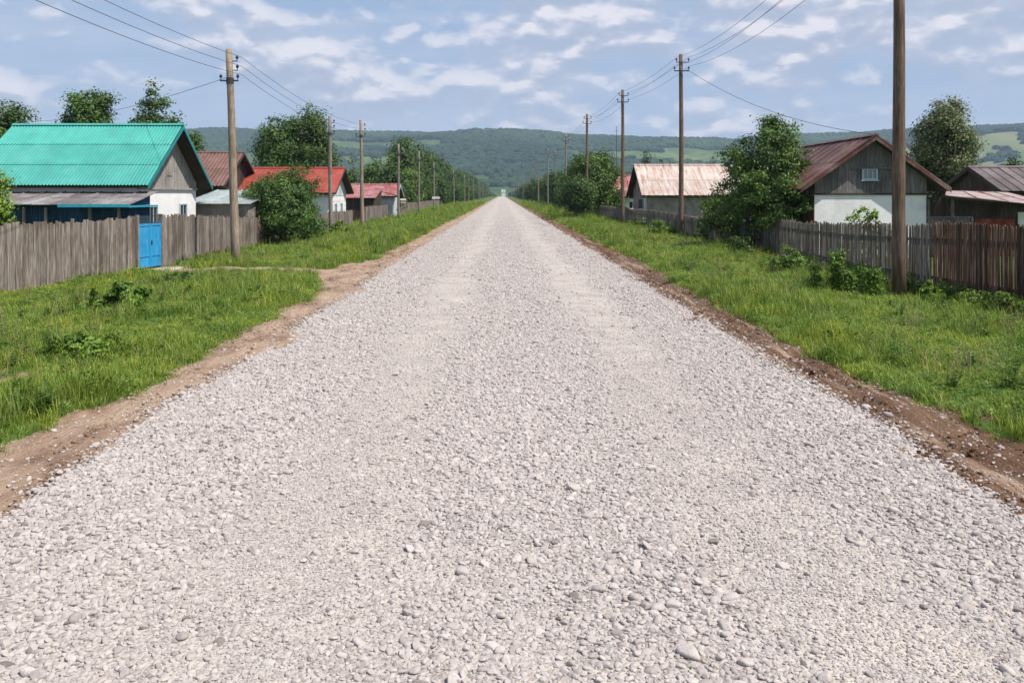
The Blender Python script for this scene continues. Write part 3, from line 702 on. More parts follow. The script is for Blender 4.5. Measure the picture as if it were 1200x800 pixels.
def wood(h, r0, C, seed, nlimb=14, bend=.03, split=None):
    r = random.Random(seed); mb = MB(); pts = []; rad = []
    for i in range(9):
        t_ = i / 8; pts.append((math.sin(t_ * 3 + seed) * bend * h * t_, math.cos(t_ * 2.3 + seed) * bend * h * t_, h * t_ - (.15 if i == 0 else 0))); rad.append(r0 * (1.25 if i == 0 else 1) * (1 - t_ * .82))
    mb.tube(pts, rad, 8)
    if len(C):
        ids = [r.randrange(len(C)) for _ in range(nlimb)]
        for j in ids:
            c = C[j]; t_ = min(.92, max(.22, c[2] / h * .62)); k = t_ * 8; i = int(k); f_ = k - i
            p0 = Vector(pts[i]).lerp(Vector(pts[min(8, i + 1)]), f_); p1 = Vector(c)
            mid = p0.lerp(p1, .5) + Vector((r.uniform(-.1, .1), r.uniform(-.1, .1), .12)) * (p1 - p0).length
            rr = r0 * (1 - t_ * .8) * .5
            mb.tube([p0, mid, p1], [rr, rr * .6, rr * .15], 5)
    return mb
def tree(name, loc, lobes, h, r0, seed, nclump, nleaf, cr, leaf, mat, label, cat='tree', group=None, shell=.45, flat=.75, zmin=None, nlimb=16, crownname='crown', rz=0, asp=.55, trunkmat='bark', bend=.03):
    V, Fq, C = crown(lobes, nclump, nleaf, cr, leaf, seed, shell, flat, zmin, asp)
    root = empty(name, loc, rz); tag(root, label, cat, group)
    link(crownname, np_mesh(crownname, V, Fq, M[mat]), root)
    wood(h, r0, C, seed, nlimb, bend).build('trunk', M[trunkmat], root, True)
    return root

# near and individually visible trees
def lobes_round(w, h0, h1, seed, n=9):
    r = random.Random(seed); L = [(0, 0, (h0 + h1) / 2, w * .62, w * .62, (h1 - h0) * .46)]
    for k in range(n):
        a = k * 2.4 + r.uniform(-.4, .4); z = h0 + (h1 - h0) * (0.18 + .68 * (k + .5) / n); q = w * r.uniform(.42, .62) * (1 - .45 * ((z - h0) / (h1 - h0)) ** 2)
        rr = w * r.uniform(.28, .42)
        L.append((math.cos(a) * q, math.sin(a) * q, z, rr, rr, rr * .85))
    return L
def lobes_cone(w, h0, h1, seed, n=16):
    r = random.Random(seed); L = []
    for k in range(n):
        t_ = (k + .5) / n; a = k * 2.4 + r.uniform(-.5, .5); q = w * (1 - t_) ** .65 * r.uniform(.4, .82); rr = w * (.36 * (1 - t_) + .12) * r.uniform(.8, 1.2)
        L.append((math.cos(a) * q, math.sin(a) * q, h0 + (h1 - h0) * t_ * .95, rr, rr, rr * 1.1))
    L.append((0, 0, h0 + (h1 - h0) * .35, w * .45, w * .45, (h1 - h0) * .35))
    for t_ in (.72, .82, .9, .96): L.append((r.uniform(-.05, .05) * w, 0, h0 + (h1 - h0) * t_, w * (1.02 - t_) * .75 + .06 * w, w * (1.02 - t_) * .75 + .06 * w, (h1 - h0) * .09))
    L = [q for q in L if abs(q[0]) + q[3] < w * 1.12 * (1.08 - (q[2] - h0) / (h1 - h0)) ** .75 + .1 * w]
    return L
def lobes_spires(w, h0, h1, seed, n=7):
    """ragged poplar-like crown: several upright spires of unequal height"""
    r = random.Random(seed); L = []
    for k in range(n):
        a = k * 2.4; q = w * r.uniform(.2, .75) * (0 if k == 0 else 1); top = h1 - (h1 - h0) * r.uniform(0.05, .45) * (0 if k == 0 else 1)
        m = int(4 + 3 * r.random())
        for j in range(m):
            t_ = (j + .5) / m; rr = w * .34 * (1 - t_ * .7)
            L.append((math.cos(a) * q * (.6 + .4 * t_), math.sin(a) * q * (.6 + .4 * t_), h0 + (top - h0) * t_, rr, rr, (top - h0) / m * .75))
    return L

gz = lambda x, y: float(ground_z(x, y))
def T(name, px, Y, topy, halfw_px, h0, shape, seed, nclump, nleaf, cr, leaf, mat, label, **kw):
    x = PX(px, Y); top = PZ(topy, Y); w = halfw_px * Y / F
    fn = {'round': lobes_round, 'cone': lobes_cone, 'spires': lobes_spires}[shape]
    z0 = gz(x, Y)
    return tree(name, (x, Y, z0), fn(w, h0, top - z0, seed), (top - z0) * .9, kw.pop('r0', .16), seed, nclump, nleaf, cr, leaf, mat, label, **kw)

# left
T('bush', -6, 27.0, 196, 24, .3, 'round', 11, 130, 70, .42, .10, 'lf_bright', 'light green leafy bush at the left edge behind the plank fence', cat='bush', r0=.05)
T('tree', 2, 56, 114, 40, 2.5, 'round', 12, 260, 60, .9, .2, 'lf_mid', 'partly visible tree at the far left beyond the turquoise roof')
T('tree', 103, 58, 97, 38, 3.5, 'round', 13, 260, 70, .8, .22, 'lf_mid', 'rounded green tree rising behind the middle of the turquoise roof')
T('tree', 180, 58, 104, 52, 3.0, 'spires', 14, 300, 70, .8, .22, 'lf_mid', 'tree with several pointed tops behind the turquoise gable peak')
T('tree', 222, 64, 150, 16, 3.0, 'round', 15, 80, 60, .9, .22, 'lf_mid', 'small tree partly hidden behind the right eave of the turquoise house')
T('tree', 325, 88, 134, 34, 3.0, 'round', 16, 200, 70, 1.1, .26, 'lf_mid', 'broad green tree behind the left part of the red roof')
T('tree', 362, 90, 121, 37, 3.5, 'round', 17, 230, 70, 1.15, .26, 'lf_dark', 'tall dense dark tree directly behind the second left utility pole')
T('tree', 412, 100, 180, 13, 1.5, 'spires', 18, 60, 60, 1.0, .28, 'lf_mid', 'small pointed tree right of the bright red roof end')
T('tree', 436, 112, 186, 17, 1.5, 'round', 19, 80, 60, 1.2, .3, 'lf_mid', 'low tree above the pale red shed roof on the left')
T('tree', 458, 120, 181, 16, 1.5, 'spires', 20, 80, 60, 1.2, .3, 'lf_bright', 'light green tree behind the leaning end of the low red shed')
T('round_bush', 329, 42.5, 200, 64, .15, 'round', 21, 520, 90, .42, .11, 'lf_bush', 'large rounded bushy tree standing in front of the left fence', cat='bush', r0=.09, group=None, nlimb=26)
# right
T('tree', 907, 36.8, 131, 86, 1.35, 'cone', 31, 620, 80, .46, .12, 'lf_olive', 'dense cone-shaped dark tree behind the grey picket fence', r0=.15, nlimb=40)
T('bush', 845, 40.5, 226, 29, .5, 'round', 32, 130, 70, .5, .12, 'lf_mid', 'medium green bush at the left foot of the cone-shaped tree', cat='bush', r0=.06)
T('tree', 1104, 52, 108, 46, 1.6, 'round', 33, 430, 80, .72, .17, 'lf_silver', 'tall silvery green tree behind the low rusty shed roof', r0=.22, nlimb=30)
T('tree', 1132, 53, 150, 22, 1.5, 'round', 34, 90, 80, .72, .17, 'lf_silver', 'lower silvery tree joined to the right side of the tall silvery one')
T('tree', 1186, 75, 182, 11, 1.5, 'round', 35, 60, 60, .9, .22, 'lf_spruce', 'small dark tree above the grey-brown roof at the right edge')
T('tree', 692, 88, 177, 40, .5, 'round', 36, 420, 80, 1.0, .24, 'lf_mid', 'big round leafy tree beside the fence left of the barn', nlimb=24)
T('tree', 676, 81, 205, 22, .6, 'round', 37, 130, 80, .8, .21, 'lf_dark', 'darker low tree crowding the front of the big round one')
T('tree', 722, 93, 186, 16, 1.0, 'spires', 38, 90, 70, .9, .24, 'lf_dark', 'narrow dark tree between the round tree and third right pole')
T('spruce_tree', 757, 110, 180, 7.5, 1.0, 'cone', 39, 90, 50, .8, .24, 'lf_spruce', 'small pointed conifer showing above the left end of the barn ridge', cat='conifer')
T('spruce_tree', 774.5, 118, 180, 3.6, 1.0, 'cone', 40, 50, 50, .7, .24, 'lf_spruce', 'very slim dark conifer above the barn roof', cat='conifer')
T('spruce_tree', 836, 125, 185, 5, 1.0, 'cone', 41, 50, 50, .8, .26, 'lf_spruce', 'tiny conifer above the barn ridge beside the dense tree', cat='conifer')
T('tree', 735, 125, 200, 18, 1.0, 'round', 42, 90, 60, 1.3, .3, 'lf_far', 'dark tree behind the small red roof')

# broad weeds and shrubs of the verges
def shrub(name, px, py, wpx, hpx, seed, mat, label, leaf=.06, nclump=70, stem=True, cat='shrub', Y=None):
    rs = random.Random(seed); Y = Y or H * F / (py - VY); x = PX(px, Y); w = wpx * Y / F / 2; h = hpx * Y / F
    return tree(name, (x, Y, gz(x, Y)), [(w * rs.uniform(-.85, .85), w * rs.uniform(-.5, .5), h * rs.uniform(.15, .6), w * .26, w * .26, h * .34) for _ in range(9)] + [(w * rs.uniform(-.4, .4), 0, h * .8, w * .12, w * .12, h * .28) for _ in range(4)],
                h * .8, .012, seed, nclump, 34, w * .2, leaf, mat, label, cat=cat, crownname='foliage', nlimb=14, shell=.5)
shrub('weed_clump', 143, 364, 66, 32, 51, 'lf_bright', 'dark broad-leaved weed clump in the grass before the left fence', .1, 130, cat='weed clump')
shrub('weed_clump', 92, 420, 84, 26, 52, 'lf_bright', 'pale grey-green weed patch low in the left grass', .08, 60, cat='weed clump')
shrub('weed_clump', 216, 334, 52, 14, 53, 'lf_mid', 'low dark weed patch beside the earth path', .08, 50, cat='weed clump')
shrub('shrub', 990, 345, 74, 50, 54, 'lf_bright', 'bright green shrub on the verge left of the nearest right pole', .06, 330)
shrub('shrub', 926, 322, 52, 30, 55, 'lf_bright', 'low bright shrub against the foot of the grey picket fence', .07, 110)
shrub('shrub', 1022, 300, 56, 76, 56, 'lf_bright', 'light green shrub showing above the fence by the white wall', .1, 120, Y=28.5)
shrub('weed_clump', 1130, 362, 80, 26, 57, 'lf_bright', 'ragged weeds at the foot of the reddish fence section', .06, 80, cat='weed clump')
shrub('weed_clump', 1085, 356, 36, 30, 58, 'lf_bright', 'weeds growing right of the nearest pole foot', .06, 60, cat='weed clump')
shrub('weed_clump', 1180, 372, 60, 36, 59, 'lf_bright', 'tall weeds before the fence at the right edge', .06, 80, cat='weed clump')
shrub('shrub', 822, 283, 34, 26, 60, 'lf_mid', 'shrub at the fence right of the second right pole', .09, 90)
shrub('shrub', 772, 276, 46, 17, 61, 'lf_bright', 'low bright shrub before the barn fence near the second right pole', .1, 90)
shrub('shrub', 745, 270, 24, 16, 62, 'lf_bright', 'small bright shrub right of the third right pole', .1, 60)
shrub('shrub', 868, 300, 40, 24, 63, 'lf_dark', 'dark shrub under the bushes before the corner of the picket fence', .08, 90)
shrub('shrub', 303, 284, 36, 14, 64, 'lf_olive', 'dry pale weeds at the end of the left plank fence', .08, 50)
shrub('shrub', 398, 276, 26, 18, 65, 'lf_bright', 'leafy weeds around the second left pole', .12, 60)

# tree rows
def variant(seed, w, h0, h1, shape, ncl, nl, cr, leaf, mat):
    fn = {'round': lobes_round, 'cone': lobes_cone, 'spires': lobes_spires}[shape]
    V, Fq, C = crown(fn(w, h0, h1, seed), ncl, nl, cr, leaf, seed)
    return np_mesh('crown', V, Fq, M[mat]), (lambda m: (m.materials.append(M['bark']), m)[1])(wood(h1 * .88, .16, C, seed, 10).mesh('trunk', True))
shr_v = [variant(201, 2.3, .3, 5.2, 'round', 130, 50, 1.0, .3, 'lf_mid'), variant(202, 2.6, .4, 5.6, 'round', 130, 50, 1.0, .3, 'lf_dark'), variant(203, 2.1, .3, 5.4, 'round', 120, 50, 1.0, .3, 'lf_far')]
tall_v = [variant(211, 3.4, 2.5, 13, 'spires', 170, 50, 1.5, .45, 'lf_dark'), variant(212, 3.8, 2.0, 12.6, 'round', 170, 50, 1.6, .45, 'lf_dark'), variant(213, 3.2, 2.2, 13.4, 'spires', 170, 50, 1.5, .45, 'lf_far')]
rr_ = random.Random(5)
def rowtree(x, y, v, s, sz, label, group, name='tree'):
    root = empty(name, (x, y, gz(x, y)), rr_.uniform(0, 6.28)); root.scale = (s, s, sz); tag(root, label, 'tree', group)
    link('crown', v[0], root); link('trunk', v[1], root)
def row(x0, y0, y1, sp, gr, vs_, s0, s1, jx, label_first, label_rest, group):
    y = y0; k = 0
    while y < y1:
        s = rr_.uniform(s0, s1)
        lab = label_first[k] if k < len(label_first) else label_rest
        rowtree(x0(y) + rr_.uniform(-jx, jx), y, vs_[rr_.randrange(len(vs_))], s, s * rr_.uniform(.92, 1.1), lab, group)
        y += sp * rr_.uniform(.6, 1.45); sp *= gr; k += 1
row(lambda y: -13.3 + y * .001, 97, 700, 5.4, 1.02, shr_v, .72, 1.2, .9, ['first low round tree behind the third left pole', 'second low round tree of the left roadside row'],
    'low round tree far down the left roadside row', 'low roadside trees on the left')
row(lambda y: -18.5 + y * .002, 150, 950, 6.8, 1.016, tall_v, .72, 1.1, 1.8, ['nearest tall dark tree of the back row on the left'],
    'tall dark tree in the back row left of the road', 'tall trees left of the road')
row(lambda y: 10.6 + y * .0005, 98, 700, 5.8, 1.02, shr_v, .8, 1.3, .9, ['first low tree left of the big round one on the right', 'second low tree of the right roadside row'],
    'low round tree far down the right roadside row', 'low roadside trees on the right')
row(lambda y: 17.5 + y * .002, 150, 950, 7.5, 1.016, tall_v, .6, .8, 1.2, [], 'dark tree in the back row right of the road', 'tall trees right of the road')

# ------------------------------------------------------------------ fences
def fence(name, pts, hf, label, mat, bw=.12, gap=.008, top='flat', group='wooden fences along the street', seed=1, postgap=2.4, jz=.05, facing=1, tilt=.012, postmat=None):
    """pts: list of (x,y); facing +1: street side is +x"""
    r = random.Random(seed); bm_ = MB(); rails = MB()
    x0, y0 = pts[0]; root = empty(name, (x0, y0, 0)); tag(root, label, 'fence', group)
    L = lambda p: (p[0] - x0, p[1] - y0)
    tot = 0; posts = []
    for (a, b) in zip(pts[:-1], pts[1:]):
        d = Vector((b[0] - a[0], b[1] - a[1])); ln = d.length; d.normalize(); nrm = Vector((d.y, -d.x))   # right-hand side
        if nrm.x * facing < 0: nrm = -nrm
        s = 0.0
        while s < ln - .03:
            w = bw * r.uniform(.72, 1.25); w = min(w, ln - s)
            if r.random() < .012 and top != 'flat': s += w; continue
            c0 = Vector(a) + d * s; c1 = Vector(a) + d * (s + w - gap * r.uniform(.3, 2.2)); t_ = (tot + s)
            ym = (c0.y + c1.y) / 2; zt = hf(ym) + r.uniform(-jz, jz) + (fbm(ym * .4, 1.0, seed) - .5) * .12; dz = r.uniform(-.012, .012)
            zb = gz(c0.x, c0.y) - .08
            tl = r.gauss(0, tilt) * 1.0; off = nrm * r.uniform(0, .012); th = nrm * -.022
            tt = d * tl
            q = [c0 + off, c1 + off, c1 + off + th, c0 + off + th]
            if d.cross(nrm) > 0 if False else False: pass
            bot = [(*L(p), zb) for p in q]
            if top == 'point':
                zs = [zt - .03, zt - .03]; m0 = (c0 + c1) / 2
                topv = [(*L(q[0] + tt), zt - r.uniform(.02, .06)), (*L(q[1] + tt), zt - r.uniform(.02, .06)), (*L(q[2] + tt), zt - .04), (*L(q[3] + tt), zt - .04)]
                ins = (c1 - c0) * .22
                tp = [(*L(q[0] + tt + ins), zt + .012), (*L(q[1] + tt - ins), zt + dz + .012), (*L(q[2] + tt - ins), zt + dz + .012), (*L(q[3] + tt + ins), zt + .012)]
                o = len(bm_.v); bm_.v.extend(bot + topv + tp)
                bm_.f += [(o + 3, o + 2, o + 1, o)] + [(o + i, o + (i + 1) % 4, o + 4 + (i + 1) % 4, o + 4 + i) for i in range(4)] + [(o + 4 + i, o + 4 + (i + 1) % 4, o + 8 + (i + 1) % 4, o + 8 + i) for i in range(4)] + [(o + 8, o + 9, o + 10, o + 11)]
            else:
                bm_.hexa(bot, [(*L(q[0] + tt), zt + dz), (*L(q[1] + tt), zt - dz), (*L(q[2] + tt), zt - dz), (*L(q[3] + tt), zt + dz)])
            s += w
        nseg = max(1, int(ln / postgap))
        for k in range(nseg + 1):
            p = Vector(a) + d * (ln * k / nseg) - nrm * .11; posts.append((p, hf(p.y)))
            if k < nseg:
                p2 = Vector(a) + d * (ln * (k + 1) / nseg) - nrm * .11
                for fr in (.22, .78):
                    za, zb2 = hf(p.y) * fr, hf(p2.y) * fr
                    A0 = Vector((*L(p + nrm * .08), za)); A1 = Vector((*L(p2 + nrm * .08), zb2)); hh = .04; ww = (nrm * .024)
                    rails.hexa([(A0.x - ww.x, A0.y - ww.y, A0.z - hh), (A1.x - ww.x, A1.y - ww.y, A1.z - hh), (A1.x + ww.x, A1.y + ww.y, A1.z - hh), (A0.x + ww.x, A0.y + ww.y, A0.z - hh)],
                               [(A0.x - ww.x, A0.y - ww.y, A0.z + hh), (A1.x - ww.x, A1.y - ww.y, A1.z + hh), (A1.x + ww.x, A1.y + ww.y, A1.z + hh), (A0.x + ww.x, A0.y + ww.y, A0.z + hh)])
        tot += ln
    bm_.build('boards', M[mat], root); rails.build('rails', M[postmat or mat], root)
    for p, h in posts:
        m = MB(); x, y = L(p); m.tube([(x, y, -.2), (x, y, h * .6), (x + .01, y, h + .05)], [.055, .052, .048], 7); m.build('post', M[postmat or mat], root)
    return root
hL1 = lambda y: float(np.interp(y, [14, 20.9, 26.5], [1.75, 1.69, 1.67]))
hL2 = lambda y: float(np.interp(y, [28, 35, 43.6], [1.72, 1.5, 1.2]))
hL3 = lambda y: float(np.interp(y, [44, 65, 73, 200], [1.2, 1.15, 1.35, 1.4]))
fence('plank_fence', [(-13.0, 12.5), (-12.3, 20.9), (-11.43, 26.62)], hL1, 'weathered grey-brown plank fence left of the blue gate', 'wood_grey', .125, .006, seed=2)
fence('plank_fence', [(-11.2, 28.15), (-11.55, 35), (-11.8, 43.4)], hL2, 'weathered plank fence running from the blue gate to the large bush', 'wood_grey', .125, .007, seed=3)
fence('plank_fence', [(-11.9, 44.6), (-11.45, 65.5)], hL3, 'low grey fence behind the large bush and red-roofed house', 'wood_grey', .13, .012, seed=4)
fence('plank_fence', [(-11.5, 72.2), (-11.7, 97)], hL3, 'low grey fence before the pale red shed', 'wood_grey', .14, .014, seed=5)
fence('plank_fence', [(-11.7, 97.4), (-11.6, 170)], hL3, 'far grey fence under the left roadside trees', 'wood_grey', .16, .02, seed=6, postgap=3.5)
hR0 = lambda y: float(np.interp(y, [10, 17.5, 21], [1.82, 1.78, 1.68]))
hR1 = lambda y: float(np.interp(y, [21, 27, 38.7], [1.64, 1.45, 1.37]))
hR2 = lambda y: float(np.interp(y, [39, 43, 57, 65, 90], [1.15, 1.15, 1.35, 1.3, 1.3]))
fence('picket_fence', [(11.0, 11.0), (10.72, 17.5), (10.55, 20.9)], hR0, 'tall reddish-brown stained board fence at the right edge', 'wood_brown', .085, .018, 'point', seed=7, facing=-1, jz=.03)
fence('picket_fence', [(10.55, 20.98), (10.62, 26.7), (11.35, 38.6)], hR1, 'dark grey weathered picket fence before the white-walled house', 'wood_dark', .10, .03, 'point', seed=8, facing=-1, jz=.05, tilt=.02)
fence('picket_fence', [(11.3, 39.0), (10.3, 44.5)], hR2, 'short low grey fence beside the bush under the cone-shaped tree', 'wood_dark', .11, .02, 'point', seed=9, facing=-1)
fence('picket_fence', [(10.3, 44.7), (9.95, 57), (9.7, 82)], hR2, 'grey board fence in front of the rusty-roofed barn', 'wood_dark', .12, .02, 'point', seed=10, facing=-1)
fence('picket_fence', [(9.9, 82.4), (10.2, 150)], hR2, 'far grey fence behind the right roadside trees', 'wood_dark', .16, .03, 'point', seed=12, facing=-1, postgap=3.5)

# blue gate
ga = Vector((-11.40, 26.72)); gb = Vector((-11.22, 28.10)); gd = (gb - ga); gl = gd.length; ang = math.atan2(gd.y, gd.x)
gate = empty('yard_gate', (ga.x, ga.y, 0), ang); tag(gate, 'bright blue double yard gate in the left plank fence', 'gate')
for s, (u0, u1) in enumerate(((.03, gl / 2 - .006), (gl / 2 + .006, gl - .03))):
    m = MB(); z0, z1 = .08, 1.47
    m.box(u0, u1, -.012, .012, z0, z1)
    leaf_ = m.build('gate_leaf', M['gate_blue'], gate)
    m = MB()
    for z in (z0, .42, z1 - .07): m.box(u0, u1, -.03, -.0125, z, z + .07)
    m.box(u0, u0 + .06, -.028, -.0128, z0, z1); m.box(u1 - .06, u1, -.028, -.0128, z0, z1)
    m.build('frame', M['gate_blue'], leaf_)
m = MB()
for k in range(9): u = .05 + (gl - .1) * k / 8; m.tube([(u, 0, 1.47), (u, 0, 1.72)], .009, 5)
m.box(0, gl, -.015, .015, 1.47, 1.5); m.box(.0, gl, -.012, .012, 1.70, 1.725)
m.build('top_bars', M['iron'], gate)
for u in (-.03, gl + .03):
    m = MB(); m.box(u - .04, u + .04, -.05, .05, -.2, 1.76); m.build('gate_post', M['wood_grey'], gate)
m = MB(); m.box(gl / 2 + .04, gl / 2 + .06, -.07, -.03, .78, .92); m.build('handle', M['iron'], gate)
m = MB()
r = random.Random(4)
tp = [(math.cos(a) * .95 * r.uniform(.8, 1.1), math.sin(a) * .42 * r.uniform(.8, 1.1)) for a in [k * 2 * math.pi / 12 for k in range(12)]]
n_ = len(tp)
m.add([(x, y, -.08) for x, y in tp] + [(x, y, .05) for x, y in tp] + [(x * .93, y * .9, .075) for x, y in tp],
      [(i, (i + 1) % n_, n_ + (i + 1) % n_, n_ + i) for i in range(n_)] + [(n_ + i, n_ + (i + 1) % n_, 2 * n_ + (i + 1) % n_, 2 * n_ + i) for i in range(n_)] + [tuple(2 * n_ + i for i in range(n_))])
st_ = m.build('doorstep', M['concrete'], loc=(-10.75, 27.5, gz(-10.75, 27.5) + .02)); st_.rotation_euler = (0, 0, ang - .3)
tag(st_, 'pale concrete slab lying at the foot of the blue gate', 'step')

# ------------------------------------------------------------------ houses
def corr_slope(p_ridge0, p_ridge1, p_eave1, p_eave0, wave, amp, th=.012, rows=2, lap=.012):
    """corrugated sheet between ridge line and eave line; each course of sheets is its own island (laps the one below)"""
    mb = MB(); a0, a1, b1, b0 = map(Vector, (p_ridge0, p_ridge1, p_eave1, p_eave0))
    nrm = (a1 - a0).cross(b0 - a0).normalized()
    if nrm.z < 0: nrm = -nrm
    L_ = (a1 - a0).length; nw = max(2, int(L_ / wave)); n = nw * 4
    for rI in range(rows):
        t0 = rI / rows; t1 = min(1, (rI + 1) / rows + (.02 if rI < rows - 1 else 0)); lift = nrm * (lap * (rows - rI))
        vs_ = []; 
        for (t_, dn) in ((t0, 0), (t1, 0)):
            for i in range(n + 1):
                s = i / n; p = a0.lerp(a1, s).lerp(b0.lerp(b1, s), t_)
                vs_.append(p + nrm * (amp * math.sin(i * math.pi / 2 + .4)) + lift + (nrm * lap * .9 if t_ == t1 and rI < rows - 1 else Vector((0, 0, 0))))
        lo = [p - nrm * th for p in vs_]; m_ = n + 1; k2 = 2 * m_
        fs = [(i, i + 1, m_ + i + 1, m_ + i) for i in range(n)] + [(k2 + m_ + i, k2 + m_ + i + 1, k2 + i + 1, k2 + i) for i in range(n)]
        fs += [(m_ + i, m_ + i + 1, k2 + m_ + i + 1, k2 + m_ + i) for i in range(n)] + [(i + 1, i, k2 + i, k2 + i + 1) for i in range(n)]
        fs += [(0, m_, k2 + m_, k2), (m_ - 1 + m_, m_ - 1, k2 + m_ - 1, k2 + 2 * m_ - 1)]
        mb.add(vs_ + lo, fs)
    return mb
def seam_slope(a0, a1, b1, b0, pitch, th=.02, rows=1, seed=0):
    """flat sheets with raised standing seams; every sheet its own island"""
    r = random.Random(seed); mb = MB(); a0, a1, b1, b0 = map(Vector, (a0, a1, b1, b0))
    nrm = (a1 - a0).cross(b0 - a0).normalized()
    if nrm.z < 0: nrm = -nrm
    n = max(1, int((a1 - a0).length / pitch))
    for rI in range(rows):
        t0, t1 = rI / rows, (rI + 1) / rows
        for i in range(n):
            s0, s1 = i / n, (i + 1) / n
            q = lambda s, t_: a0.lerp(a1, s).lerp(b0.lerp(b1, s), t_)
            up = nrm * (r.uniform(0, .012) + .01 * (rows - rI)); ins = .001
            top = [q(s0 + ins, t0) + up, q(s1 - ins, t0) + up, q(s1 - ins, t1) + up, q(s0 + ins, t1) + up]
            mb.hexa([p - nrm * th for p in top], top)
            d = (a1 - a0).normalized() * .018
            e0 = q(s0, t0) + up; e1 = q(s0, t1) + up
            mb.hexa([e0 - d, e0 + d, e1 + d, e1 - d], [e0 - d * .5 + nrm * .035, e0 + d * .5 + nrm * .035, e1 + d * .5 + nrm * .035, e1 - d * .5 + nrm * .035])
    return mb
def planks(mb, x0, x1, zf0, zf1, y, bw, th, seed, axis='x', gap=.005):
    """vertical boards across x0..x1 at plane y (or plane x=y when axis='y')"""
    r = random.Random(seed); x = x0
    while x < x1 - .01:
        w = min(bw * r.uniform(.8, 1.2), x1 - x); xa, xb = x, x + w - gap
        o = r.uniform(0, .008) * (1 if th > 0 else -1)
        za0, za1, zb0, zb1 = zf0(xa), zf0(xb), zf1(xa), zf1(xb)
        P = lambda u, v, z: (u, v, z) if axis == 'x' else (v, u, z)
        if zb0 - za0 > .01 or zb1 - za1 > .01:
            mb.hexa([P(xa, y + o, za0), P(xb, y + o, za1), P(xb, y + th + o, za1), P(xa, y + th + o, za0)], [P(xa, y + o, zb0), P(xb, y + o, zb1), P(xb, y + th + o, zb1), P(xa, y + th + o, zb0)])
        x += w
def window(root, side, u, z, w, h, plane, frame='white_paint', sgn=1, pane='glass', mull=1):
    """side 'x': wall plane at x=plane facing sgn; side 'y': wall plane at y=plane"""
    fr = MB(); pn = MB()
    def B(mb, u0, u1, d0, d1, z0, z1):
        a, b = sorted((plane + sgn * d0, plane + sgn * d1))
        if side == 'x': mb.box(a, b, u0, u1, z0, z1)
        else: mb.box(u0, u1, a, b, z0, z1)
    t_ = .06
    B(fr, u - w / 2, u - w / 2 + t_, .004, .06, z, z + h); B(fr, u + w / 2 - t_, u + w / 2, .004, .06, z, z + h)
    B(fr, u - w / 2 + t_, u + w / 2 - t_, .004, .06, z, z + t_); B(fr, u - w / 2 + t_, u + w / 2 - t_, .004, .06, z + h - t_, z + h)
    for k in range(mull): uu = u - w / 2 + w * (k + 1) / (mull + 1); B(fr, uu - .018, uu + .018, .026, .05, z + t_, z + h - t_)
    B(fr, u - w / 2 - .04, u + w / 2 + .04, .062, .09, z - .04, z - .002)
    f = fr.build('window', M[frame], root)
    B(pn, u - w / 2 + t_, u + w / 2 - t_, .005, .02, z + t_, z + h - t_); pn.build('pane', M[pane], f)
    return f

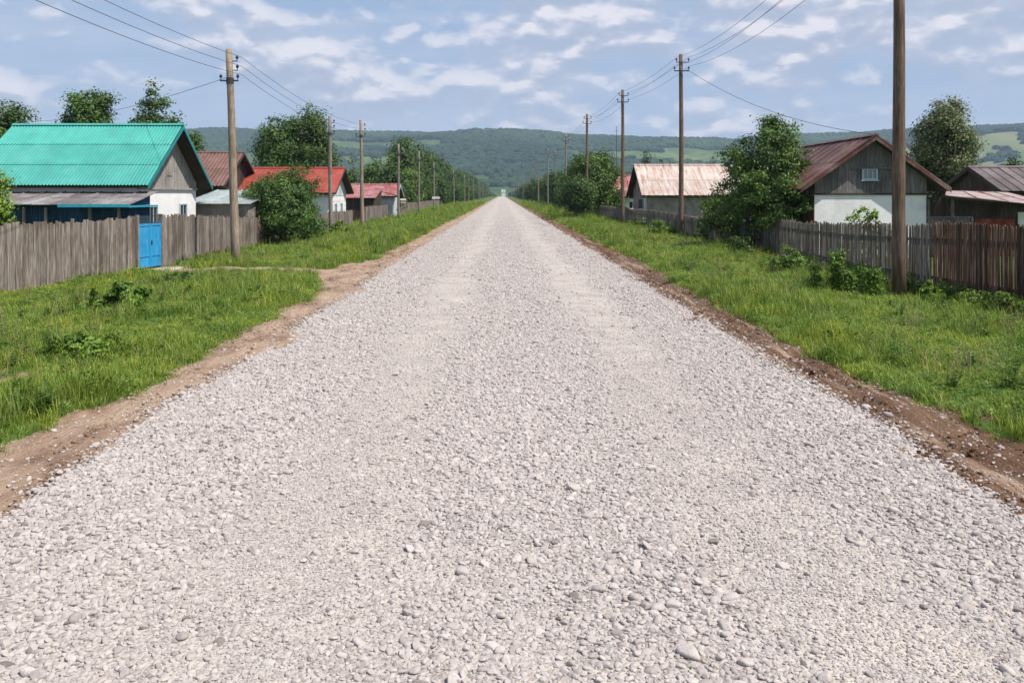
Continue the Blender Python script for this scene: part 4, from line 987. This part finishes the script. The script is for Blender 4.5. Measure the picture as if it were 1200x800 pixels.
def house(name, cx, cy, L_, D_, eave, ridge, ov_g, ov_e, label, wall, gable, roof, axis='x', style='corr', wave=.18, amp=.02, rows=3, split=None, trim=None, seed=1, gable_front=True, seam=.5):
    """ridge along local x; rotated by 90 deg when axis='y'"""
    rz = 0 if axis == 'x' else R(90)
    root = empty(name, (cx, cy, 0), rz); tag(root, label, 'house')
    hl, hd = L_ / 2, D_ / 2; sp = eave if split is None else split
    m = MB(); m.box(-hl, hl, -hd, hd, -.2, sp); m.build('wall', M[wall], root)
    slope = (ridge - eave) / (hd + ov_e)             # eave height is that of the roof's lower edge
    rz_ = lambda y: ridge - slope * abs(y) - .03
    if sp < rz_(hd):                                 # boards between wall top and eave
        m = MB()
        for s in (-1, 1):
            planks(m, -hl, hl, lambda u: sp + .002, lambda u: rz_(hd) - .02, s * hd - (.02 if s > 0 else 0), .2, .02, seed)
        m.build('upper_boards', M[gable], root)
    for s in (-1, 1):
        m = MB(); planks(m, -hd, hd, lambda u: sp + .002, lambda u: rz_(u) - .02, s * (hl - .02), .15, s * .04, seed + s, 'y')
        m.build('gable', M[gable], root)
    for s in (-1, 1):
        a0, a1 = (-hl - ov_g, 0, ridge), (hl + ov_g, 0, ridge); b0, b1 = (-hl - ov_g, s * (hd + ov_e), eave), (hl + ov_g, s * (hd + ov_e), eave)
        mb = corr_slope(a0, a1, b1, b0, wave, amp, rows=rows) if style == 'corr' else seam_slope(a0, a1, b1, b0, seam, rows=rows, seed=seed)
        mb.build('roof_slope', M[roof], root)
        # underside battens
    m = MB(); pts_ = [(-hl - ov_g, 0, ridge + .05), (hl + ov_g, 0, ridge + .05)]
    m.hexa([(-hl - ov_g - .01, -.16, ridge + .0), (hl + ov_g + .01, -.16, ridge + .0), (hl + ov_g + .01, .16, ridge + .0), (-hl - ov_g - .01, .16, ridge + .0)],
           [(-hl - ov_g - .01, -.03, ridge + .085), (hl + ov_g + .01, -.03, ridge + .085), (hl + ov_g + .01, .03, ridge + .085), (-hl - ov_g - .01, .03, ridge + .085)])
    m.build('ridge_cap', M[roof], root)
    for sx in (-1, 1):
        m = MB(); X = sx * (hl + ov_g + .014)
        for s in (-1, 1):
            e = (hd + ov_e)
            vs_ = [(X - .012, 0, ridge - .17), (X + .012, 0, ridge - .17), (X + .012, s * e, eave - .15), (X - .012, s * e, eave - .15)]
            m.hexa(vs_, [(p[0], p[1], p[2] + .15) for p in vs_])
        m.build('bargeboard', M[trim or gable], root)
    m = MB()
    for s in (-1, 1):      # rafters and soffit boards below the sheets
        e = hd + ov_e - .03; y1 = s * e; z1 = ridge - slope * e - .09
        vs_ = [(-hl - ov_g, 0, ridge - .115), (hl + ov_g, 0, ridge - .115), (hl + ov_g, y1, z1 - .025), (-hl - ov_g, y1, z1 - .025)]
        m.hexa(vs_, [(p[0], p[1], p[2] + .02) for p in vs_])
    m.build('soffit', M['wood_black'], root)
    return root

# turquoise house (ridge along x)
Y1, Y2 = 33.2, 39.6; cx1 = -13.95
h = house('house', -17.2, (Y1 + Y2) / 2, 6.0, Y2 - Y1, PZ(217, 32.7), PZ(147, 36.4), .62, .45, 'white-walled house with a bright turquoise corrugated roof', 'plaster_white', 'wood_pale', 'roof_teal',
          wave=.13, amp=.022, rows=3, split=PZ(221, 36), trim='trim_teal', seed=3)
tag(h, cat='house')
hx = 3.0
window(h, 'x', -1.7, 1.0, .85, .95, hx, 'pale_blue_paint'); window(h, 'x', 1.55, 1.05, .85, .95, hx, 'pale_blue_paint'); 
m = MB(); m.box(hx + .03, hx + .05, -.3, .3, 3.2, 4.1); m.build('attic_hatch', M['wood_pale'], h)
m = MB(); m.box(hx - .02, hx + .09, -3.18, 3.18, PZ(221, 36) - .05, PZ(221, 36) + .03); m.build('trim_board', M['wood_pale'], h)

# lean-to shed before the turquoise house
def leanto(name, x0, x1, y0, y1, z_front, z_back, label, wallmat, roofmat, style='seam', over=.35, seam=.7, cat='shed', hi='back', rows=1, seed=2, wave=.16):
    cx, cy = (x0 + x1) / 2, (y0 + y1) / 2; root = empty(name, (cx, cy, 0)); tag(root, label, cat)
    hx, hy = (x1 - x0) / 2, (y1 - y0) / 2
    m = MB(); zf = min(z_front, z_back) - .12
    sl = (z_back - z_front) / (2 * hy + 2 * over)
    zr = lambda y: z_front + sl * (y + hy + over)
    planks(m, -hx, hx, lambda u: -.1, lambda u: zr(-hy) - .06, -hy, .16, .03, seed); planks(m, -hx, hx, lambda u: -.1, lambda u: zr(hy) - .06, hy - .03, .16, .03, seed)
    planks(m, -hy, hy, lambda u: -.1, lambda u: zr(u) - .06, -hx, .16, .03, seed, 'y'); planks(m, -hy, hy, lambda u: -.1, lambda u: zr(u) - .06, hx - .03, .16, .03, seed, 'y')
    m.build('wall', M[wallmat], root)
    a0, a1 = (-hx - .2, hy + over, z_back), (hx + .2, hy + over, z_back); b0, b1 = (-hx - .2, -hy - over, z_front), (hx + .2, -hy - over, z_front)
    mb = seam_slope(a0, a1, b1, b0, seam, rows=rows, seed=seed) if style == 'seam' else corr_slope(a0, a1, b1, b0, wave, .02, rows=rows)
    mb.build('roof', M[roofmat], root)
    return root
sh = leanto('lean_to_shed', -18.9, -13.6, 31.1, 33.0, PZ(240, 30.7), PZ(225, 33.3), 'low blue shed with a grey-brown sheet roof before the turquoise house', 'blue_wood', 'roof_felt', seed=5, rows=2)
m = MB(); m.box(2.63, 2.85, -1.36, 1.2, PZ(240, 30.7) - .1, PZ(240, 30.7) - .03); m.build('gutter', M['trim_blue'], sh)
m = MB(); m.box(.3, 2.86, -1.42, -1.34, PZ(240, 30.7) - .09, PZ(240, 30.7) + .02); m.build('gutter', M['trim_blue'], sh)
for u in (-1.1, -.3, 1.3, 2.35):
    m = MB(); m.box(u - .05, u + .05, -1.1, -1.0, -.1, PZ(240, 30.7) - .1); m.build('post', M['wood_grey'], sh)
# grey-green annex
leanto('annex', -14.7, -11.95, 40.2, 44.5, PZ(239, 39.8), PZ(223, 45), 'low annex with a grey-green sheet roof right of the turquoise house', 'plaster_grey', 'roof_grey', seam=.55, seed=8, cat='shed')
an = leanto('shed', -13.6, -12.2, 45.6, 48, PZ(243, 46), PZ(238, 48), 'tiny pale shed behind the fence beside the first left pole', 'pale_blue_paint', 'roof_grey', seed=9)
# brown roof house
house('house', -22.9, 62, 7.4, 8.2, PZ(218, 58), PZ(179, 62), .5, .5, 'dark house with a dull brown roof behind the turquoise one', 'wood_black', 'wood_black', 'roof_brown', wave=.25, amp=.03, rows=2, seed=11)
# bright red roofed house
Yr = 62; 
h = house('house', PX(338, 66), 65.4, 7.9, 6.6, PZ(226, 61.5), PZ(197, 65.4), .55, .5, 'white-walled house with a bright red roof behind the large bush', 'plaster_white', 'plaster_blue', 'roof_red', style='seam', seam=.6, rows=1, split=2.3, trim='wood_black', seed=12)
window(h, 'x', -1.0, .9, .7, .85, 3.95, 'pale_blue_paint'); window(h, 'x', 1.3, .9, .7, .85, 3.95, 'pale_blue_paint'); window(h, 'y', 1.9, .9, .8, .9, -3.3, 'pale_blue_paint', -1); window(h, 'y', -1.0, .9, .8, .9, -3.3, 'pale_blue_paint', -1)
# pale red shed (two roofs)
leanto('shed', PX(405, 80), PX(441, 80), 78.5, 83.5, PZ(232, 78), PZ(219, 84), 'dark shed with a faded red lean-to roof before the far left trees', 'wood_black', 'roof_pink', seam=.6, seed=14)
h = house('shed', PX(434, 90), 90, 5.6, 5.0, PZ(230, 87), PZ(216, 90), .4, .5, 'pale walled outbuilding with a patchy pink roof beside the left trees', 'plaster_blue', 'plaster_blue', 'roof_pink', style='seam', seam=.6, rows=1, seed=15)
h['category'] = 'shed'
window(h, 'x', 0, .9, .8, .8, 2.8, 'white_paint')
# small box sign on a stake by the left poles
m = MB(); m.tube([(0, 0, -.1), (0, 0, 1.5)], .035, 6); sg = empty('mailbox', (PX(472.5, 86), 86, 0)); tag(sg, 'pale box on a short stake beside the fourth left pole', 'mailbox')
m.build('stake', M['wood_grey'], sg)
m = MB(); m.box(-.24, .24, -.16, .16, 1.5, 1.82); m.add([(-.28, -.2, 1.82), (.28, -.2, 1.82), (.28, .2, 1.82), (-.28, .2, 1.82), (-.28, 0, 1.98), (.28, 0, 1.98)], [(0, 1, 5, 4), (2, 3, 4, 5), (1, 2, 5), (3, 0, 4), (3, 2, 1, 0)])
m.build('box', M['concrete'], sg)
sg = empty('street_sign', (PX(511, 118), 118, 0)); tag(sg, 'small blank white sign plate on a post beside the left trees', 'sign')
m = MB(); m.tube([(0, 0, -.1), (0, 0, 2.3)], .04, 6); m.build('post', M['wood_grey'], sg)
m = MB(); m.box(-.55, .55, -.08, -.045, 1.8, 2.1); m.build('sign_plate', M['white_paint'], sg)

# right: gable-front house
Y0 = 34.0; xl, xr = PX(959, Y0), PX(1090, Y0)
ap = PZ(159, Y0 - .5)
cxh = PX(1020, Y0); W2 = xr - xl
h = house('house', cxh, Y0 + 3.6, 7.2, W2, PZ(221.5, Y0 - .4), ap, .5, (PX(1111, Y0) - PX(937, Y0) - W2) / 2, 'grey-boarded house with a white lower wall and maroon roof', 'plaster_white', 'wood_gable', 'roof_maroon', axis='y', style='seam', seam=.75,
          rows=2, split=PZ(228.5, Y0), trim='roof_maroon', seed=21)
# local x=+ points to world +y ; front gable is local x=-3.6
z_w = PZ(211, Y0); 
window(h, 'x', (cxh - PX(1018.5, Y0)), z_w, .62, .46, -3.63, 'pale_blue_paint', -1, pane='pane_grey', mull=2)
m = MB(); m.box(-3.72, -3.655, -.9, .75, PZ(201, Y0) + .1, PZ(201, Y0) + .16); m.build('trim_board', M['wood_gable'], h)
m = MB(); m.box(-3.66, -3.63, -W2 / 2 + .02, W2 / 2 - .02, PZ(228.5, Y0), PZ(228.5, Y0) + .07); m.build('sill_board', M['wood_black'], h)
m = MB(); planks(m, -3.6, 3.6, lambda u: 0, lambda u: PZ(228.5, Y0) - .01, W2 / 2 + .003, .18, .03, 77); m.build('side_boards', M['log_brown'], h)
# low rusty shed to its right
root = empty('shed', (19.2, 35.7, 0)); tag(root, 'dark wooden shed with a patchy rusty lean-to roof right of the white wall', 'shed')
x0 = 16.93 - 19.2; x1 = x0 + 4.9; yf = -1.7
zt = lambda x: 2.3 - (x - x0) * 0.075
m = MB(); planks(m, x0, x1, lambda u: 1.5, lambda u: zt(u), yf, .17, .03, 31); planks(m, x0, x1, lambda u: -.1, lambda u: 1.48, yf + .01, .15, .03, 32)
planks(m, yf + .05, 1.4, lambda u: -.1, lambda u: 2.2, x1 - .04, .17, .03, 33, 'y'); m.build('wall', M['wood_black'], root)
m = MB()
for (xa, xb, za, zb) in ((x0 + .02, x0 + .1, 0, 2.2), (x0 + .93, x0 + 1.06, 1.54, 2.2), (x0 + 1.75, x0 + 1.85, 0, 1.46)): m.box(xa, xb, yf - .07, yf - .012, za, zb)
m.box(x0, x0 + 1.8, yf - .075, yf - .011, 1.46, 1.535)
m.hexa([(x0 + .2, yf - .06, 2.1), (x0 + .28, yf - .06, 2.1), (x0 + .28, yf - .03, 2.1), (x0 + .2, yf - .03, 2.1)][::1], [(x0 + .28, yf - .06, 2.16), (x0 + .36, yf - .06, 2.16), (x0 + .36, yf - .03, 2.16), (x0 + .28, yf - .03, 2.16)])
m.build('frame_boards', M['wood_gable'], root)
m = MB(); planks(m, x0 + .12, x0 + 1.72, lambda u: 0, lambda u: 1.44, yf - .03, .2, .02, 34); m.build('grey_boards', M['wood_gable'], root)
m = MB(); m.box(x0 + 1.9, x0 + 3.5, yf - .04, yf - .012, 0, 1.44); m.build('door', M['rust'], root)
m = MB(); m.box(x0 + 3.62, x0 + 3.95, yf - .045, yf - .013, 0, 1.7); m.build('white_panel', M['white_paint'], root)
a0, a1 = (PX(1110, 37.4) - 19.2, 1.7, PZ(224, 37.4)), (x1 + .3, 1.7, PZ(226, 37.4)); b0, b1 = (x0 + .35, yf - .75, PZ(229, 33.25)), (x1 + .3, yf - .85, PZ(244, 33.15))
seam_slope(a0, a1, b1, b0, .62, rows=2, seed=35).build('roof', M['roof_shed'], root)
# dark roof house at the right edge
house('house', PX(1215, 45), 46, 5.6, 5.2, PZ(224, 43), PZ(196, 46), .3, .5, 'house with a dark grey-brown roof at the right edge', 'wood_black', 'wood_black', 'roof_slate', style='seam', seam=.5, rows=2, seed=22)
# barn
Yb1, Yb2 = 66.0, 73.0; xb0 = 11.25; xb1 = 21.0
h = house('barn', (xb0 + xb1) / 2, (Yb1 + Yb2) / 2, xb1 - xb0, Yb2 - Yb1, PZ(229, 65.5), PZ(193.5, 69.5), .5, .5, 'long barn with a rust-streaked pinkish zinc roof', 'plaster_grey', 'wood_grey', 'roof_zinc', wave=.5, amp=.012, rows=2, split=2.2, trim='wood_black', seed=23)
h['category'] = 'barn'
m = MB(); m.box(-4.9, -4.88, -1.2, .6, 0, 2.0); m.build('door', M['wood_black'], h)
m = MB(); m.box(-4.93, -4.876, -2.2, -3.3, 0, 2.1) ; m.build('pale_panel', M['pale_blue_paint'], h)
# small house left of the barn
h = house('cottage', PX(741, 92), 92, 4.6, 5.6, PZ(230, 89), PZ(206, 92), .35, .4, 'small cottage with a red and grey roof left of the barn', 'plaster_white', 'rust', 'roof_pink', style='seam', seam=.6, rows=1, trim='white_paint', seed=24, split=2.0)
m = MB(); m.tube([(-2.6, -3.1, -.1), (-2.6, -3.1, 2.2)], .09, 8); m.build('porch_post', M['white_paint'], h)
window(h, 'y', -.4, .9, .8, .8, -2.8, 'white_paint', -1)
# lattice-like antenna mast behind
ms = empty('radio_mast', (PX(722.5, 160), 160, 0)); tag(ms, 'thin antenna mast rising behind the trees left of the barn', 'mast')
m = MB(); m.tube([(0, 0, 0), (0, 0, 15.2)], [.09, .04], 6); m.build('mast_tube', M['iron'], ms)
m = MB(); 
for z in (14.3, 13.2): m.tube([(-.5, 0, z), (.5, 0, z)], .02, 5)
m.build('aerial', M['iron'], ms)
# white house at the far end of the road
house('house', PX(590, 980), 985, 4.6, 5, 5.2, 8.2, .3, .3, 'tiny white house seen at the far end of the road', 'white_paint', 'white_paint', 'roof_grey', style='seam', seam=1.0, rows=1, split=4.0)

# ------------------------------------------------------------------ poles and wires
def pole(x, y, hgt, r0, mat, label, lean=(0, 0), arms=True, group=None, side_=1, detail=True):
    root = empty('utility_pole', (x, y, gz(x, y))); tag(root, label, 'utility pole', group)
    m = MB(); n_ = 9; pts_ = []; rad = []
    for i in range(n_):
        t_ = i / (n_ - 1); pts_.append((lean[0] * t_ + .012 * math.sin(t_ * 7 + x), lean[1] * t_, -.3 + (hgt + .3) * t_)); rad.append(r0 * (1 - .32 * t_))
    m.tube(pts_, rad, 12 if detail else 8); m.build('shaft', M[mat], root, True)
    tx, ty = lean
    def ins(px, pz, py=0):
        q = MB(); q.tube([(px, py, pz), (px, py, pz + .10)], .014, 5); q.tube([(px, py, pz + .08), (px, py, pz + .12), (px, py, pz + .17), (px, py, pz + .21)], [.035, .06, .045, .02], 8); q.build('insulator', M['ceramic'], root, True)
    if arms == 'R':      # steel crossarms of the right-hand line
        f = (hgt - .95) / hgt
        m = MB(); m.box(tx * f - .42, tx * f + .42, -r0 - .05, -r0 + .0, hgt - .98, hgt - .92); m.build('crossarm', M['iron'], root)
        ins(tx * f - .4, hgt - .92, -r0 - .03); ins(tx * f + .4, hgt - .92, -r0 - .03)
        f2 = (hgt - .45) / hgt
        m = MB(); m.box(tx * f2 - .3, tx * f2 + .42, -r0 * .7 - .05, -r0 * .7, hgt - .48, hgt - .44); m.build('crossarm', M['iron'], root)
        ins(tx * f2 - .28, hgt - .44, -r0 * .7 - .03); ins(tx * f2 + .4, hgt - .44, -r0 * .7 - .03)
    elif arms == 'L':
        for k, dz in enumerate((.42, .75)):
            f = (hgt - dz) / hgt
            m = MB(); m.box(tx * f, tx * f + .3, -.02, .02, hgt - dz - .015, hgt - dz + .015); m.build('bracket', M['iron'], root)
            ins(tx * f + .28, hgt - dz)
        f = (hgt - 1.12) / hgt
        m = MB(); m.box(tx * f - .36, tx * f + .3, -.03, .03, hgt - 1.15, hgt - 1.1); m.build('bracket', M['iron'], root)
        ins(tx * f + .28, hgt - 1.1); ins(tx * f - .33, hgt - 1.1)
        m = MB(); m.tube([(tx * f, 0, hgt - 1.24), (tx * f, 0, hgt - 1.02)], r0 * .82, 12); m.build('collar', M['iron'], root)
    return root
HR, HL = 10.35, 7.62
Rpoles = [(9.55, 20.5), (10.1, 48), (9.15, 64.5), (8.5, 85)]
Rlab = ['thick brown pole nearest the camera on the right verge', 'second pole on the right, before the rusty-roofed barn', 'third pole on the right, between barn and round tree', 'pole rising behind the big round tree on the right']
PR = []
for (x, y), lab in zip(Rpoles, Rlab):
    near = y < 30
    hh = HR if not near else 10.2
    pole(x, y, hh, .165 if near else .15, 'pole_wood', lab, (-.02 if near else -.02, 0), 'R', 'utility poles on the right'); PR.append((x, y, hh))
for i, (px, py) in enumerate(((663, 157), (651, 176), (642, 174), (631, 186))):
    Yp = [112, 152, 146, 186][i]; hh = PZ(py, Yp); x = PX(px, Yp)
    pole(x, Yp, hh, .15, 'pole_grey', ['pole above the right tree row, first of the distant ones', 'dark pole beyond the first distant one on the right', 'slim pole just left of the dark one over the right trees', 'small pole over the middle of the right tree row'][i], (0, 0), 'R', 'utility poles on the right', detail=False)
    if i in (0, 2, 3): PR.append((x, Yp, hh))
y = 222
while y < 760:
    x = 9.0 + rr_.uniform(-.5, .5)
    pole(x, y, 9.6 + rr_.uniform(-.3, .3), .15, 'pole_grey', 'one of the tiny far poles over the right tree row', (rr_.uniform(-.25, .25), 0), 'R', 'far utility poles on the right', detail=False); PR.append((x, y, 9.6)); y += 38 + y * .03
Llab = ['tall pale pole in front of the turquoise house gable fence', 'second left pole, before the end of the red roof', 'third left pole, before the pale red shed', 'fourth left pole, beside the pale box', 'slim fifth left pole before the low round trees', 'sixth left pole near the small white sign']
PL = []
for i, (px, py, Yp) in enumerate(((277, 58, 30.8), (388, 136, 54.5), (425, 141, 59.5), (467, 168, 87), (491, 177, 103), (509, 190, 139))):
    hh = PZ(py, Yp); x = PX(px, Yp)
    pole(x, Yp, hh, .165 if i == 0 else .14, 'pole_pale' if i in (0, 2) else 'pole_grey', Llab[i], ((-.27, 0), (-.1, 0), (-.14, 0), (0, 0), (0, 0), (-.1, 0))[i], 'L', 'utility poles on the left')
    if i != 1: PL.append((x, Yp, hh))
y = 178
while y < 760:
    x = -10.0 + rr_.uniform(-.6, .6)
    pole(x, y, 7.6 + rr_.uniform(-.3, .3), .14, 'pole_grey', 'one of the tiny far poles before the left tree row', (rr_.uniform(-.25, .25), 0), 'L', 'far utility poles on the left', detail=False); PL.append((x, y, 7.6)); y += 36 + y * .03
pole(-9.9, 5.0, 7.9, .165, 'pole_pale', 'pole on the left verge standing closest to the camera position', (0, 0), 'L', 'utility poles on the left')
def wire(pts_, sags, rad, label, group):
    P = []
    for (a, b), sg_ in zip(zip(pts_[:-1], pts_[1:]), sags):
        a = Vector(a); b = Vector(b); n = 14 if b.y < 160 else 6
        for k in range(n + (1 if b is pts_[-1] else 0)):
            t_ = k / n; p = a.lerp(b, t_); p.z -= sg_ * 4 * t_ * (1 - t_); P.append(p)
    P.append(Vector(pts_[-1]))
    m = MB(); m.tube(P, rad, 5, False); o = m.build('overhead_wire', M['wire'], None, True); tag(o, label, 'wire', group); return o
def line(poles, offs, dz, sag, rad, label, group, pre=None):
    pts_ = [(x + offs, y - .1, hgt + dz) for x, y, hgt in poles]
    if pre: pts_ = [pre] + pts_
    sags = [sag * ((Vector(b) - Vector(a)).length / 30) ** 2 * .6 for a, b in zip(pts_[:-1], pts_[1:])]
    return wire(pts_, sags, rad, label, group)
for k, (o_, dz, nm) in enumerate(((.40, -.25, 'uppermost'), (-.3, -.27, 'second from top'), (.42, -.75, 'third from top'), (-.42, -.73, 'lowest'))):
    line(PR, o_, dz, 1.25 + .1 * k, .0082, '%s of the four wires of the right pole line' % nm, 'wires of the right pole line')
for k, (dz, nm) in enumerate(((-.3, 'uppermost'), (-.62, 'middle'), (-.93, 'lowest'))):
    line([(x, y, h_) for x, y, h_ in PL], .22 if k < 3 else 0, dz, .95 + .06 * k, .008, '%s of the three wires of the left pole line' % nm, 'wires of the left pole line', pre=(-9.68, 5.0, 7.9 + dz))
wire([(-9.92, 30.8, 6.62), (PX(190, 34), 34.5, 5.0), ][:1] + [(PX(15, 55), 55, PZ(142, 55))], [.5], .010, 'single service wire from the first left pole down behind the turquoise roof', None)
wire([(10.4, 48, 9.45), (cxh, Y0 - .35, ap + .05)], [.6], .011, 'single service wire from the second right pole to the grey-boarded house', None)
wire([(-9.95, 30.8, 6.55), (-12.6, 41.5, 2.75)], [.05], .006, 'thin stay wire from the first left pole to the low annex', None)

# ------------------------------------------------------------------ haze
m = MB(); m.box(-5600, 5600, -70, 4250, -30, 420)
hz = m.build('haze', None); hz.data.materials.clear()
t = MT('air_haze'); pv = t.N('ShaderNodeVolumePrincipled'); pv.inputs['Color'].default_value = (0.56, 0.74, 0.98, 1); pv.inputs['Density'].default_value = 0.00015; pv.inputs['Anisotropy'].default_value = 0.0
t.L(pv.outputs[0], t.out.inputs['Volume']); hz.data.materials.append(t.m)
tag(hz, 'thin blue summer haze over the valley', kind='stuff')
SC.cycles.volume_bounces = 0
SC.cycles.max_bounces = 5; SC.cycles.diffuse_bounces = 2; SC.cycles.glossy_bounces = 2; SC.cycles.transmission_bounces = 3
